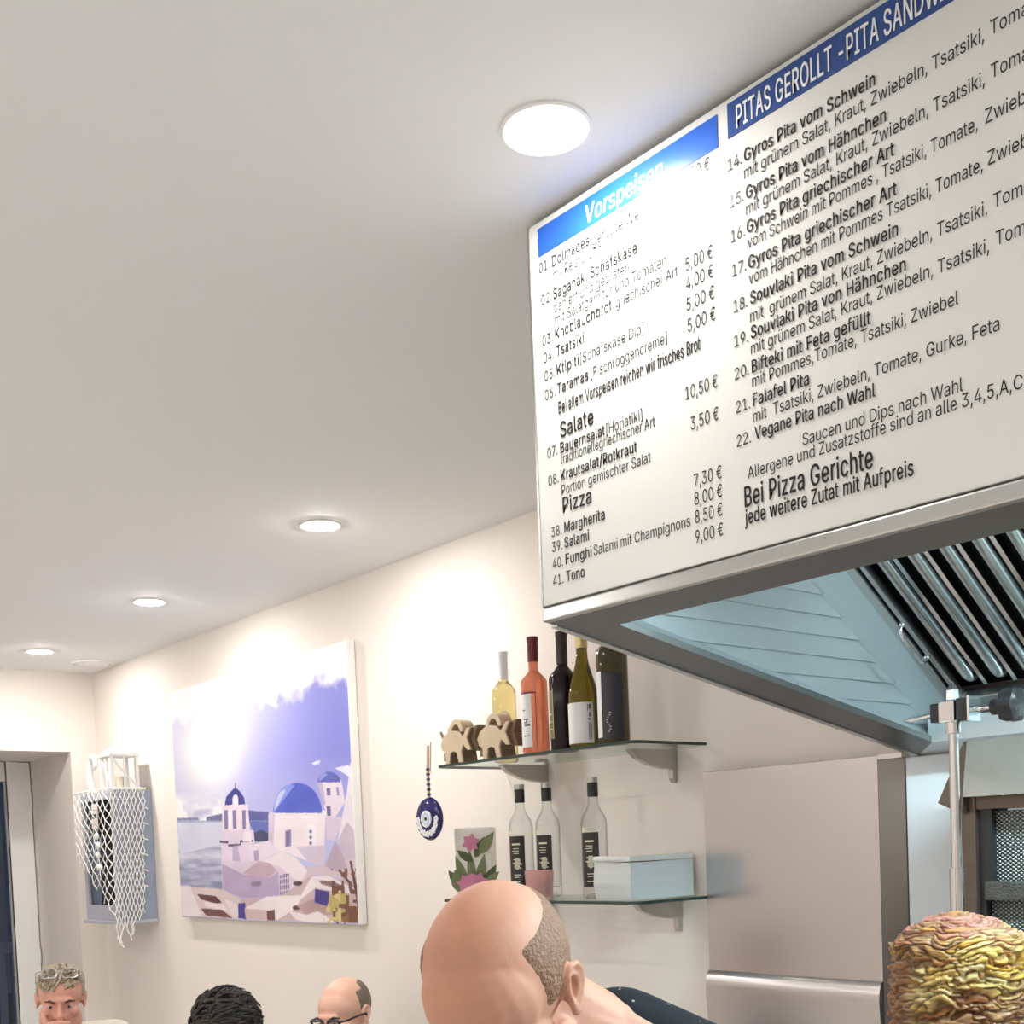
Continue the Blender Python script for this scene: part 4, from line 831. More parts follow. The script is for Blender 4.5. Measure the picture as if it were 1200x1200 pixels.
PIC = [
((170,178,205),[(0.002,0.43),(0.579,0.394),(0.573,0.314),(0.278,0.116),(0.279,0.127),(0.014,0.127)]),
((215,218,238),[(0.005,0.421),(0.304,0.405),(0.297,0.315),(0.008,0.28)]),
((120,122,165),[(0.201,0.433),(0.306,0.441),(0.304,0.411),(0.2,0.418)]),
((98,100,160),[(0.455,0.444),(0.581,0.427),(0.579,0.394),(0.459,0.401)]),
((140,140,175),[(0.003,0.442),(0.149,0.435),(0.151,0.423),(0.002,0.43)]),
((105,115,185),[(0.462,0.399),(0.573,0.392),(0.568,0.324),(0.5,0.329)]),
((72,78,110),[(0.486,0.349),(0.532,0.362),(0.569,0.345),(0.567,0.314),(0.484,0.317)]),
((238,228,240),[(0.994,0.573),(1.012,0.573),(1.017,0.137),(0.994,0.137),(0.919,0.298),(0.972,0.473)]),
((205,190,208),[(0.919,0.298),(0.966,0.366),(1.01,0.322),(1.011,0.23),(0.94,0.231)]),
((236,222,238),[(0.833,0.52),(0.949,0.515),(0.962,0.435),(0.912,0.384),(0.869,0.387),(0.863,0.435)]),
((222,208,228),[(0.869,0.387),(0.943,0.384),(0.937,0.354),(0.907,0.299),(0.864,0.31)]),
((118,108,160),[(0.878,0.493),(0.895,0.493),(0.896,0.466),(0.879,0.466)]),
((150,140,190),[(0.924,0.492),(0.934,0.492),(0.937,0.462),(0.927,0.461)]),
((110,100,150),[(0.874,0.428),(0.893,0.427),(0.893,0.393),(0.876,0.392)]),
((198,186,212),[(0.833,0.52),(0.858,0.519),(0.872,0.435),(0.863,0.435)]),
((98,104,190),[(0.945,0.508),(0.945,0.513),(0.944,0.519),(0.941,0.525),(0.937,0.53),(0.931,0.535),(0.925,0.54),(0.918,0.544),(0.911,0.547),(0.903,0.549),(0.894,0.551),(0.886,0.551),(0.877,0.551),(0.869,0.549),(0.861,0.547),(0.855,0.544),(0.849,0.54),(0.844,0.535),(0.84,0.53),(0.838,0.524),(0.837,0.518)]),
((150,156,225),[(0.886,0.543),(0.884,0.545),(0.881,0.546),(0.878,0.548),(0.876,0.549),(0.873,0.549),(0.87,0.549),(0.867,0.549),(0.864,0.548),(0.861,0.547),(0.859,0.546),(0.856,0.544),(0.854,0.542),(0.852,0.54),(0.85,0.537),(0.848,0.534),(0.846,0.531),(0.845,0.528),(0.844,0.525),(0.843,0.521),(0.843,0.518)]),
((243,230,238),[(0.575,0.425),(0.871,0.414),(0.846,0.207),(0.769,0.231),(0.642,0.272),(0.566,0.298)]),
((214,200,222),[(0.575,0.425),(0.612,0.42),(0.593,0.292),(0.566,0.298)]),
((215,202,222),[(0.712,0.287),(0.863,0.286),(0.846,0.207),(0.769,0.231)]),
((92,106,205),[(0.851,0.405),(0.851,0.423),(0.847,0.44),(0.841,0.456),(0.833,0.471),(0.821,0.486),(0.808,0.498),(0.792,0.509),(0.775,0.517),(0.757,0.523),(0.737,0.526),(0.718,0.527),(0.698,0.524),(0.679,0.519),(0.661,0.512),(0.645,0.501),(0.631,0.489),(0.619,0.474),(0.61,0.458),(0.604,0.441),(0.601,0.423)]),
((142,156,232),[(0.723,0.518),(0.715,0.521),(0.707,0.523),(0.699,0.524),(0.691,0.524),(0.683,0.523),(0.675,0.522),(0.667,0.519),(0.66,0.516),(0.652,0.512),(0.645,0.507),(0.638,0.501),(0.632,0.495),(0.626,0.488),(0.621,0.48),(0.617,0.472),(0.613,0.463),(0.609,0.454),(0.607,0.444),(0.605,0.435),(0.604,0.425)]),
((198,206,244),[(0.676,0.504),(0.672,0.505),(0.667,0.506),(0.663,0.506),(0.659,0.505),(0.654,0.504),(0.65,0.503),(0.646,0.5),(0.642,0.497),(0.638,0.494),(0.634,0.49),(0.63,0.486),(0.627,0.481),(0.624,0.475),(0.621,0.469),(0.619,0.463),(0.616,0.457),(0.615,0.45),(0.613,0.443),(0.612,0.437),(0.611,0.429)]),
((158,148,186),[(0.661,0.35),(0.693,0.354),(0.689,0.29),(0.657,0.288)]),
((128,118,168),[(0.668,0.344),(0.683,0.347),(0.679,0.293),(0.665,0.291)]),
((246,238,244),[(0.818,0.347),(0.818,0.35),(0.817,0.353),(0.816,0.355),(0.815,0.358),(0.813,0.361),(0.81,0.363),(0.808,0.364),(0.805,0.366),(0.802,0.367),(0.798,0.367),(0.795,0.367),(0.792,0.367),(0.789,0.366),(0.786,0.364),(0.783,0.362),(0.781,0.36),(0.779,0.358),(0.778,0.355),(0.777,0.352),(0.776,0.349),(0.773,0.29),(0.814,0.291)]),
((128,118,168),[(0.799,0.34),(0.799,0.342),(0.798,0.344),(0.796,0.345),(0.794,0.347),(0.792,0.347),(0.79,0.347),(0.787,0.346),(0.785,0.345),(0.784,0.343),(0.784,0.341),(0.784,0.338),(0.785,0.336),(0.787,0.335),(0.789,0.334),(0.791,0.333),(0.794,0.334),(0.796,0.334),(0.798,0.336),(0.799,0.338),(0.799,0.34)]),
((128,118,168),[(0.798,0.318),(0.798,0.32),(0.797,0.322),(0.795,0.324),(0.793,0.325),(0.791,0.326),(0.788,0.325),(0.786,0.324),(0.784,0.323),(0.783,0.321),(0.782,0.319),(0.783,0.317),(0.784,0.315),(0.785,0.313),(0.787,0.312),(0.79,0.312),(0.792,0.312),(0.794,0.313),(0.796,0.314),(0.797,0.316),(0.798,0.318)]),
((128,118,168),[(0.797,0.297),(0.796,0.299),(0.795,0.301),(0.794,0.303),(0.792,0.304),(0.789,0.304),(0.787,0.304),(0.784,0.303),(0.783,0.302),(0.781,0.3),(0.781,0.298),(0.781,0.295),(0.782,0.293),(0.784,0.292),(0.786,0.291),(0.788,0.29),(0.791,0.291),(0.793,0.292),(0.795,0.293),(0.796,0.295),(0.797,0.297)]),
((238,224,238),[(0.306,0.475),(0.461,0.467),(0.466,0.363),(0.298,0.37)]),
((140,130,172),[(0.317,0.454),(0.34,0.454),(0.336,0.376),(0.314,0.375)]),
((140,130,172),[(0.369,0.45),(0.391,0.451),(0.387,0.374),(0.366,0.373)]),
((140,130,172),[(0.426,0.446),(0.447,0.447),(0.443,0.37),(0.423,0.369)]),
((246,238,246),[(0.343,0.452),(0.363,0.452),(0.357,0.372),(0.337,0.372)]),
((70,72,150),[(0.322,0.475),(0.334,0.507),(0.365,0.528),(0.388,0.539),(0.398,0.538),(0.419,0.523),(0.442,0.496),(0.446,0.468)]),
((235,228,244),[(0.407,0.49),(0.407,0.494),(0.407,0.497),(0.406,0.5),(0.405,0.503),(0.403,0.506),(0.401,0.508),(0.399,0.51),(0.396,0.512),(0.394,0.513),(0.391,0.513),(0.388,0.513),(0.386,0.512),(0.383,0.511),(0.381,0.51),(0.378,0.508),(0.376,0.505),(0.375,0.503),(0.373,0.5),(0.373,0.496),(0.372,0.493),(0.371,0.472),(0.405,0.47)]),
((70,70,120),[(0.392,0.562),(0.398,0.562),(0.396,0.534),(0.39,0.535)]),
((228,212,230),[(0.291,0.37),(0.487,0.362),(0.49,0.312),(0.455,0.303),(0.451,0.239),(0.284,0.243)]),
((190,176,206),[(0.358,0.312),(0.387,0.315),(0.401,0.24),(0.353,0.242)]),
((92,80,110),[(0.281,0.329),(0.333,0.324),(0.333,0.315),(0.28,0.32)]),
((92,80,110),[(0.332,0.302),(0.406,0.304),(0.41,0.316),(0.484,0.315),(0.484,0.322),(0.407,0.325),(0.4,0.31),(0.332,0.311)]),
((240,228,238),[(0.472,0.337),(0.472,0.34),(0.471,0.344),(0.47,0.347),(0.468,0.35),(0.466,0.352),(0.463,0.355),(0.46,0.357),(0.456,0.358),(0.453,0.359),(0.449,0.359),(0.445,0.359),(0.441,0.359),(0.437,0.358),(0.434,0.356),(0.431,0.354),(0.428,0.352),(0.426,0.349),(0.424,0.346),(0.423,0.343),(0.422,0.339),(0.421,0.318),(0.47,0.316)]),
((232,218,234),[(0.455,0.303),(0.567,0.316),(0.642,0.272),(0.508,0.238),(0.45,0.229)]),
((176,160,196),[(0.481,0.278),(0.509,0.283),(0.509,0.241),(0.484,0.238)]),
((222,206,224),[(0.284,0.243),(0.451,0.239),(0.508,0.238),(0.642,0.272),(0.709,0.248),(0.766,0.197),(0.76,0.152),(0.615,0.091),(0.405,0.086),(0.281,0.118)]),
((240,226,234),[(0.516,0.234),(0.642,0.27),(0.709,0.246),(0.766,0.195),(0.73,0.152),(0.677,0.173),(0.624,0.214)]),
((186,168,200),[(0.287,0.232),(0.413,0.186),(0.563,0.171),(0.614,0.193),(0.613,0.095),(0.405,0.087),(0.285,0.118)]),
((198,172,186),[(0.41,0.19),(0.508,0.238),(0.567,0.229),(0.608,0.197),(0.563,0.173),(0.489,0.176)]),
((110,96,140),[(0.621,0.179),(0.671,0.186),(0.673,0.112),(0.616,0.102)]),
((225,212,226),[(0.626,0.181),(0.63,0.182),(0.626,0.107),(0.622,0.105)]),
((225,212,226),[(0.637,0.18),(0.641,0.181),(0.638,0.107),(0.633,0.105)]),
((225,212,226),[(0.648,0.18),(0.652,0.181),(0.649,0.107),(0.644,0.105)]),
((225,212,226),[(0.659,0.18),(0.664,0.181),(0.66,0.107),(0.656,0.105)]),
((225,212,226),[(0.67,0.18),(0.675,0.181),(0.671,0.107),(0.667,0.105)]),
((225,212,226),[(0.62,0.166),(0.674,0.172),(0.674,0.168),(0.62,0.162)]),
((225,212,226),[(0.619,0.144),(0.673,0.15),(0.672,0.146),(0.618,0.14)]),
((225,212,226),[(0.617,0.121),(0.671,0.127),(0.671,0.123),(0.617,0.117)]),
((150,130,160),[(0.457,0.154),(0.515,0.159),(0.516,0.138),(0.459,0.136)]),
((214,196,208),[(0.767,0.211),(0.852,0.21),(0.915,0.232),(1.017,0.229),(1.018,0.151),(0.811,0.181),(0.757,0.152)]),
((190,172,190),[(0.852,0.21),(0.907,0.299),(0.941,0.25),(0.956,0.203),(0.913,0.189)]),
((205,182,188),[(0.0,0.139),(0.282,0.125),(0.397,0.084),(0.615,0.095),(0.785,0.177),(1.018,0.151),(1.016,0.005),(-0.0,0.002)]),
((236,224,228),[(-0.003,0.141),(0.07,0.139),(0.142,0.006),(0.004,0.007)]),
((222,204,204),[(0.07,0.133),(0.282,0.125),(0.389,0.084),(0.383,0.004),(0.142,0.006)]),
((110,72,76),[(0.113,0.104),(0.234,0.096),(0.274,0.069),(0.24,0.062),(0.138,0.081)]),
((120,82,84),[(0.134,0.041),(0.272,0.038),(0.335,0.004),(0.167,0.011)]),
((240,228,228),[(0.155,0.072),(0.277,0.061),(0.313,0.037),(0.17,0.048)]),
((235,220,222),[(0.292,0.083),(0.368,0.062),(0.371,0.01),(0.335,0.009)]),
((84,74,156),[(0.375,0.066),(0.416,0.069),(0.418,0.002),(0.371,0.005)]),
((242,230,234),[(0.41,0.046),(0.543,0.096),(0.727,0.102),(0.785,0.172),(0.861,0.164),(0.726,0.087),(0.696,0.052),(0.595,0.004),(0.415,0.005)]),
((214,190,190),[(0.41,0.046),(0.539,0.042),(0.595,0.004),(0.415,0.005)]),
((120,84,82),[(0.539,0.038),(0.583,0.045),(0.583,0.003),(0.539,0.002)]),
((92,70,80),[(0.738,0.147),(0.737,0.15),(0.734,0.153),(0.728,0.155),(0.722,0.156),(0.714,0.156),(0.707,0.156),(0.7,0.155),(0.694,0.153),(0.69,0.15),(0.689,0.148),(0.69,0.145),(0.693,0.142),(0.699,0.14),(0.705,0.139),(0.713,0.138),(0.721,0.139),(0.727,0.14),(0.733,0.142),(0.737,0.145),(0.738,0.147)]),
((92,70,80),[(0.724,0.055),(0.723,0.058),(0.72,0.061),(0.715,0.063),(0.709,0.064),(0.703,0.064),(0.696,0.064),(0.69,0.062),(0.685,0.06),(0.681,0.057),(0.68,0.055),(0.681,0.052),(0.684,0.049),(0.689,0.047),(0.695,0.046),(0.701,0.046),(0.708,0.047),(0.714,0.048),(0.719,0.05),(0.723,0.053),(0.724,0.055)]),
((188,158,158),[(0.704,0.062),(0.779,0.088),(0.894,0.078),(0.891,0.032),(0.749,0.026)]),
((240,228,230),[(0.654,0.044),(0.749,0.028),(0.809,0.044),(0.889,0.005),(0.774,-0.001),(0.693,0.009)]),
((84,74,146),[(0.8,0.127),(0.868,0.116),(0.86,0.062),(0.794,0.076)]),
((238,226,230),[(0.785,0.172),(0.862,0.176),(0.981,0.129),(0.976,0.109),(0.808,0.127)]),
((150,120,118),[(0.816,0.159),(0.898,0.151),(0.934,0.135),(0.909,0.129),(0.835,0.143)]),
((192,172,112),[(0.867,0.099),(0.908,0.118),(0.959,0.107),(0.965,0.052),(0.948,0.008),(0.889,0.009),(0.865,0.055)]),
((130,88,74),[(0.954,0.066),(1.02,0.063),(1.019,0.005),(0.944,0.005)]),
((150,110,70),[(0.931,0.042),(0.953,0.047),(0.953,0.007),(0.92,0.008)]),
((96,64,62),[(0.969,0.226),(0.978,0.226),(1.013,0.063),(0.996,0.062)]),
((110,74,66),[(0.913,0.194),(0.923,0.198),(0.982,0.137),(0.972,0.133)]),
((240,240,250),[(0.811,0.59),(0.835,0.597),(0.856,0.597),(0.85,0.586),(0.827,0.583)]),
((236,236,250),[(0.923,0.561),(0.984,0.565),(1.0,0.545),(0.993,0.518),(0.952,0.544)]),
]
picture()

# ================================================================== GLASS SHELVES
SX0, SX1, SY = -2.90, -2.075, 2.125
def shelf(z, label):
    t = thing('glass_shelf', label, 'shelf', ((SX0 + SX1) / 2, YW, z), 'glass wall shelves')
    def outline(inset):
        r = .035; p = [(SX1 - inset, YW - .003)]
        p = [(SX0 + inset, YW - .003)]
        for k in range(7): a = PI + PI / 2 * k / 6; p.append((SX0 + inset + r + r * math.cos(a), SY + inset + r + r * math.sin(a)))
        for k in range(7): a = -PI / 2 + PI / 2 * k / 6; p.append((SX1 - inset - r + r * math.cos(a), SY + inset + r + r * math.sin(a)))
        p.append((SX1 - inset, YW - .003)); return p
    MB().prism(outline(.0015), 2, z - .008, z).build('glass_plate', M_glass, t)
    o, i_ = outline(0), outline(.0015); n = len(o); e = MB()
    vs = [(x, y, z - .008) for x, y in o] + [(x, y, z) for x, y in o] + [(x, y, z - .008) for x, y in i_] + [(x, y, z) for x, y in i_]
    fs = []
    for k in range(n - 1): fs += [(k, k + 1, n + k + 1, n + k), (2 * n + k, 3 * n + k, 3 * n + k + 1, 2 * n + k + 1), (n + k, n + k + 1, 3 * n + k + 1, 3 * n + k), (k, 2 * n + k, 2 * n + k + 1, k + 1)]
    e.add(vs, fs).build('glass_edge', M_glass_edge, t)
    for x in (-2.19, -2.71):
        b = MB()
        pr = [(YW - .002, z - .0085), (2.23, z - .0085), (2.225, z - .012), (2.25, z - .034), (2.30, z - .052), (2.35, z - .060), (YW - .002, z - .062)]
        b.prism(pr, 0, x - .011, x + .011)
        b.build('bracket', M_bracket, t, bevel=.004)
        MB().prism([(YW - .002, z - .055), (2.384, z - .055), (2.384, z - .085), (2.39, z - .096), (YW - .002, z - .098)], 0, x - .008, x + .008).build('bracket_stem', M_bracket, t, bevel=.003)
        MB().box(x - .012, x + .012, YW - .035, YW - .002, z, z + .01).build('bracket_clip', M_bracket, t, bevel=.003)
    return t
ZU, ZL = 1.852, 1.454
shelf(ZU, 'upper glass wall shelf holding the wine bottles and wooden animals')
shelf(ZL, 'lower glass wall shelf holding clear bottles and a stack of paper')

# ------------------------------------------------------------------ bottles
def bottle_profile(H, R, neck, sh0, sh1):
    p = [(.0005, .004), (R * .55, .004), (R * .84, .0), (R * .96, .002), (R, .008)]
    ks = 9
    for k in range(ks + 1):
        u = k / ks; c = (1 + math.cos(PI * u)) / 2
        p.append((neck + (R - neck) * c ** (.75 if sh1 - sh0 < .08 else 1.0), sh0 + (sh1 - sh0) * u))
    return p + [(neck, H - .012), (neck * 1.12, H - .010), (neck * 1.12, H - .002), (.0005, H)]
def tinted(name, col, trans=.85, rough=.03):
    return pm(name, col, rough, var=.02, spec=.5, **{'Transmission Weight': trans, 'IOR': 1.36})
def lab(t, x, y, z, R, z0, z1, a0, a1, mat, name='label'):
    n = 18; vs = []; fs = []
    for i in range(n + 1):
        a = a0 + (a1 - a0) * i / n
        for r in (R + .0004, R + .0010):
            for zz in (z0, z1): vs.append((x + r * math.cos(a), y + r * math.sin(a), z + zz))
    for i in range(n):
        b = i * 4; c_ = b + 4; fs += [(b + 2, c_ + 2, c_ + 3, b + 3), (b, b + 1, c_ + 1, c_), (b + 1, b + 3, c_ + 3, c_ + 1), (b, c_, c_ + 2, b + 2)]
    fs += [(0, 2, 3, 1), (n * 4, n * 4 + 1, n * 4 + 3, n * 4 + 2)]
    return MB().add(vs, fs).build(name, mat, t)
def marks(parent, x, y, z, R, rows, mat, name):
    """small printed strokes wrapped on a label: (angle, width angle, z0, z1)"""
    m = MB()
    for a, w, z0, z1 in rows:
        vs = []; fs = []; n = 4
        for i in range(n + 1):
            q = a - w / 2 + w * i / n
            for r in (R + .0011, R + .0015):
                for zz in (z0, z1): vs.append((x + r * math.cos(q), y + r * math.sin(q), z + zz))
        for i in range(n):
            b = i * 4; c_ = b + 4; fs += [(b + 2, c_ + 2, c_ + 3, b + 3), (b, b + 1, c_ + 1, c_), (b + 1, b + 3, c_ + 3, c_ + 1), (b, c_, c_ + 2, b + 2)]
        m.add(vs, fs)
    return m.build(name, mat, parent)
CA = math.radians(-50)   # direction from the shelf towards the room's near end, where the labels face
def bottle(x, y, z, label, H, R, neck, sh0, sh1, glass, caps, cap_z, group, name='wine_bottle', solid=True):
    t = thing(name, label, 'bottle', (x, y, z), group)
    MB().lathe(bottle_profile(H, R, neck, sh0, sh1), (x, y, z), 36).build('body', glass, t, smooth=1.0)
    MB().lathe([(neck + .0006, cap_z), (neck + .0016, cap_z + .001), (neck + .0016, H - .014), (neck * 1.12 + .0012, H - .011), (neck * 1.12 + .0012, H + .001), (.0005, H + .0016)], (x, y, z), 28).build('capsule', caps, t, smooth=.6)
    return t
M_paper = pm('label_paper', (.80, .80, .80, 1), .6, var=.02)
M_cream = pm('label_cream', (.76, .72, .55, 1), .6, var=.02)
M_darklabel = pm('label_dark', (.03, .028, .04, 1), .5, var=.1)
M_gold = pm('gold_foil', (.62, .50, .24, 1), .35, .7)
M_red = pm('dark_red_foil', (.13, .012, .02, 1), .35)
g_up = 'wine bottles on the upper glass shelf'
BY = 2.19
t = bottle(-2.752, 2.285, ZU, 'pale yellow wine bottle with white cap, leftmost wine bottle on the upper shelf', .325, .036, .0135, .205, .245, tinted('pale_wine', (.86, .74, .36, 1)), M_white, .245, g_up)
for r_ in (.012, .018, .024):     # pale ring emblem printed on the glass
    vs = []
    m = MB(); pts = [(-2.752 + (.0364) * math.cos(CA + r_ / .036 * math.cos(q)), 2.285 + .0364 * math.sin(CA + r_ / .036 * math.cos(q)), ZU + .125 + r_ * math.sin(q)) for q in [2 * PI * k / 24 for k in range(25)]]
    m.tube(pts, .0012, 5).build('ring_emblem', M_cream, t)
t = bottle(-2.506, BY, ZU, 'orange pink rose wine bottle with dark red cap and pale label', .322, .037, .0135, .198, .232, tinted('rose_wine', (.93, .33, .20, 1), .55), M_red, .255, g_up)
lab(t, -2.506, BY, ZU, .037, .020, .165, CA - 1.35, CA - .1, M_paper)
marks(t, -2.506, BY, ZU, .037, [(CA - .6, .5, .095, .098), (CA - .55, .08, .085, .095), (CA - .72, .1, .083, .09), (CA - .5, .5, .078, .081), (CA - .8, .3, .12, .122), (CA - .6, .6, .05, .052)], M_ink, 'label_print')
lab(t, -2.506, BY, ZU, .037, .165, .170, CA - 1.35, CA + .25, M_red, 'label_border')
lab(t, -2.506, BY, ZU, .037, .020, .170, CA + .2, CA + .25, M_red, 'label_border')
t = bottle(-2.410, BY + .02, ZU, 'nearly black red wine bottle with black cap, third from the left', .322, .038, .014, .195, .235, tinted('black_wine', (.012, .006, .008, 1), .1, .12), pm('black_foil', (.025, .012, .014, 1), .35), .235, g_up)
lab(t, -2.410, BY + .02, ZU, .038, .035, .165, CA - 1.6, CA - .75, pm('label_olive', (.20, .18, .09, 1), .5))
lab(t, -2.410, BY + .02, ZU, .038, .035, .168, CA - .76, CA - .70, M_gold, 'label_border')
marks(t, -2.410, BY + .02, ZU, .038, [(CA - 1.0, .3, .10, .103), (CA - 1.0, .2, .08, .083), (CA - 1.0, .25, .06, .063)], M_cream, 'label_print')
t = bottle(-2.311, BY, ZU, 'green wine bottle with long sloping shoulders, gold cap and white label', .325, .040, .0145, .125, .255, tinted('olive_wine', (.20, .15, .02, 1), .75), M_gold, .262, g_up)
lab(t, -2.311, BY, ZU, .040, .012, .118, CA - 1.5, CA + .75, M_paper)
marks(t, -2.311, BY, ZU, .040, [(CA + .5, .14, .1, .112), (CA + .36, .05, .095, .112), (CA + .5, .12, .08, .092), (CA + .45, .2, .072, .076), (CA + .42, .04, .02, .065), (CA + .5, .03, .02, .065), (CA + .58, .03, .025, .062)], pm('grey_print', (.15, .15, .16, 1), .5), 'label_print')
t = bottle(-2.200, BY, ZU, 'dark olive wine bottle with white and black labels, rightmost on the upper shelf', .318, .040, .0145, .235, .268, tinted('brown_wine', (.085, .07, .03, 1), .5), pm('dark_foil', (.02, .022, .018, 1), .4), .268, g_up)
lab(t, -2.200, BY, ZU, .040, .018, .185, CA - 1.45, CA - .72, M_paper)
lab(t, -2.200, BY, ZU, .040, .012, .18, CA - .62, CA + .75, M_darklabel)
marks(t, -2.200, BY, ZU, .040, [(CA - .25 + .12 * math.sin(k), .10, .03 + k * .006, .033 + k * .006) for k in range(9)], pm('silver_print', (.5, .5, .5, 1), .4), 'label_print')

M_clear = glassy('clear_bottle_glass', (.975, .98, .98, 1), (.22, .24, .23, 1), .03, .95, 3.2, .25)
M_blacklabel = pm('label_black', (.022, .016, .014, 1), .45, var=.1)
def spirit(x, y, label):
    H = .327
    t = thing('spirit_bottle', label, 'bottle', (x, y, ZL), 'clear bottles with black labels')
    prof = [(.0005, .012), (.020, .012), (.026, .0), (.0345, .003), (.0355, .012), (.0355, .200), (.0350, .208), (.0330, .217), (.0290, .226), (.0240, .234), (.0190, .242), (.0155, .250), (.0138, .262), (.0135, .30)]
    inner = [(.0005, .03), (.0335, .03), (.0338, .2), (.0310, .217), (.0222, .234), (.0137, .250), (.0118, .262), (.0118, .30)]
    MB().lathe(prof + inner[::-1], (x, y, ZL), 32).build('body', M_clear, t, smooth=1.0)
    MB().lathe([(.0137, .274), (.0148, .275), (.0148, .312), (.0005, .312)], (x, y, ZL), 24).build('neck_wrap', M_black, t, smooth=.6)
    MB().lathe([(.0005, .312), (.0145, .3121), (.0150, .316), (.0150, .326), (.013, H), (.0005, H)], (x, y, ZL), 24).build('cap', M_alu, t, smooth=.6)
    lab(t, x, y, ZL, .0358, .032, .178, CA - .95, CA + .42, M_blacklabel)
    lab(t, x, y, ZL, .0358, .178, .192, CA - .95, CA - .55, M_cream, 'label_seal')
    rows = [(CA - .3, .7, .152, .157), (CA - .3, .5, .141, .143), (CA - .35, .6, .134, .136), (CA - .3, .45, .127, .129), (CA - .25, .55, .066, .068), (CA - .3, .4, .059, .061), (CA - .3, .5, .045, .048)]
    for k in range(10):   # pale round emblem
        zz = -.016 + k * .0034; w = math.sqrt(max(0, .017 ** 2 - zz ** 2)) / .036 * 1.7
        rows.append((CA - .22 + .05 * math.sin(k * 2.1), w * (.75 + .25 * math.sin(k * 1.7)), .098 + zz, .0995 + zz + .0009))
    marks(t, x, y, ZL, .0358, rows, M_cream, 'label_print')
spirit(-2.652, 2.245, 'clear spirit bottle with black label, leftmost on the lower shelf')
spirit(-2.580, 2.285, 'clear spirit bottle with black label, behind the pink candle glass')
spirit(-2.352, 2.25, 'clear spirit bottle with black label standing alone beside the paper stack')

# ------------------------------------------------------------------ lower shelf: floral glass, candle, paper
x, y = -2.842, 2.225
Mt = Matrix.Translation((x, y, 0)) @ RZ_(36) @ Matrix.Translation((-x, -y, 0))
t = thing('floral_lantern', 'frosted square glass tealight holder painted with green leaves and pink flowers', 'candle holder', (x, y, ZL))
MB().box(x - .056, x + .056, y - .035, y + .035, ZL + .0006, ZL + .21).xform(Mt).build('glass', pm('frosted_glass', (.90, .88, .84, 1), .35, var=.02, **{'Transmission Weight': .45, 'IOR': 1.2}), t, bevel=.006)
lf = MB(); lf2 = MB(); M_flower = pm('flower_pink', rgb(196, 120, 150), .5, var=.2)
random.seed(11)
def leaf(mb, cx, cz, L, ang, w, yy):
    d = Vector((math.cos(ang), 0, math.sin(ang))); n = Vector((-d.z, 0, d.x)); p = Vector((cx, yy, cz)); n_ = 8; vs = []; 
    top = [p + d * L * k / n_ + n * w * math.sin(PI * (k / n_) ** .8) for k in range(n_ + 1)]; bot = [p + d * L * k / n_ - n * w * math.sin(PI * (k / n_) ** .8) for k in range(n_ - 1, 0, -1)]
    mb.prism([(q.x, q.z) for q in top + bot], 1, yy, yy + .0012)
yf = y - .0365
for cx, cz, L, a, w in ((-.02, .03, .09, 1.9, .010), (.0, .03, .10, 1.65, .009), (.015, .03, .09, 1.35, .010), (.03, .03, .07, 1.0, .010), (-.035, .03, .06, 2.2, .010), (-.045, .02, .06, 1.7, .012), (.0, .11, .05, 2.5, .008), (.01, .12, .06, 1.1, .009), (.025, .13, .07, .95, .011), (.04, .04, .05, .7, .008)):
    yf -= .0013
    leaf(random.choice((lf, lf2)), x + cx, ZL + cz, L * 1.15, a, w * 1.5, yf)
for cx, cz, r, n in ((.0, .165, .022, 6), (-.014, .043, .026, 7), (.018, .045, .026, 7)):
    fw_ = MB()
    for k in range(n):
        yf -= .0003
        leaf(fw_, x + cx, ZL + cz, r * 1.3, 2 * PI * k / n + .3, r * .45, yf - .0004)
    fw_.xform(Mt); fw_.build('pink_flower', M_flower, t)
for m_ in (lf, lf2): m_.xform(Mt)
lf.build('green_leaves', pm('leaf_green', rgb(70, 84, 46), .5, var=.3), t); lf2.build('pale_leaves', pm('leaf_pale', rgb(112, 122, 80), .5, var=.3), t)
x, y = -2.502, 2.178
t = thing('candle_glass', 'small pink candle glass on the lower shelf behind the cook', 'candle', (x, y, ZL))
MB().lathe([(.0005, 0), (.032, 0), (.036, .004), (.041, .079), (.0395, .080), (.035, .008), (.0005, .006)], (x, y, ZL), 32).build('glass', pm('pink_glass', rgb(242, 196, 192), .12, var=.03, **{'Transmission Weight': .6}), t, smooth=.6)
MB().lathe([(.0005, .0065), (.0345, .009), (.0375, .058), (.0005, .06)], (x, y, ZL), 32).build('wax', pm('pink_wax', rgb(240, 178, 168), .5), t, smooth=.6)
MB().tube([(x, y, ZL + .059), (x + .001, y, ZL + .07)], .001, 6).build('wick', M_black, t)
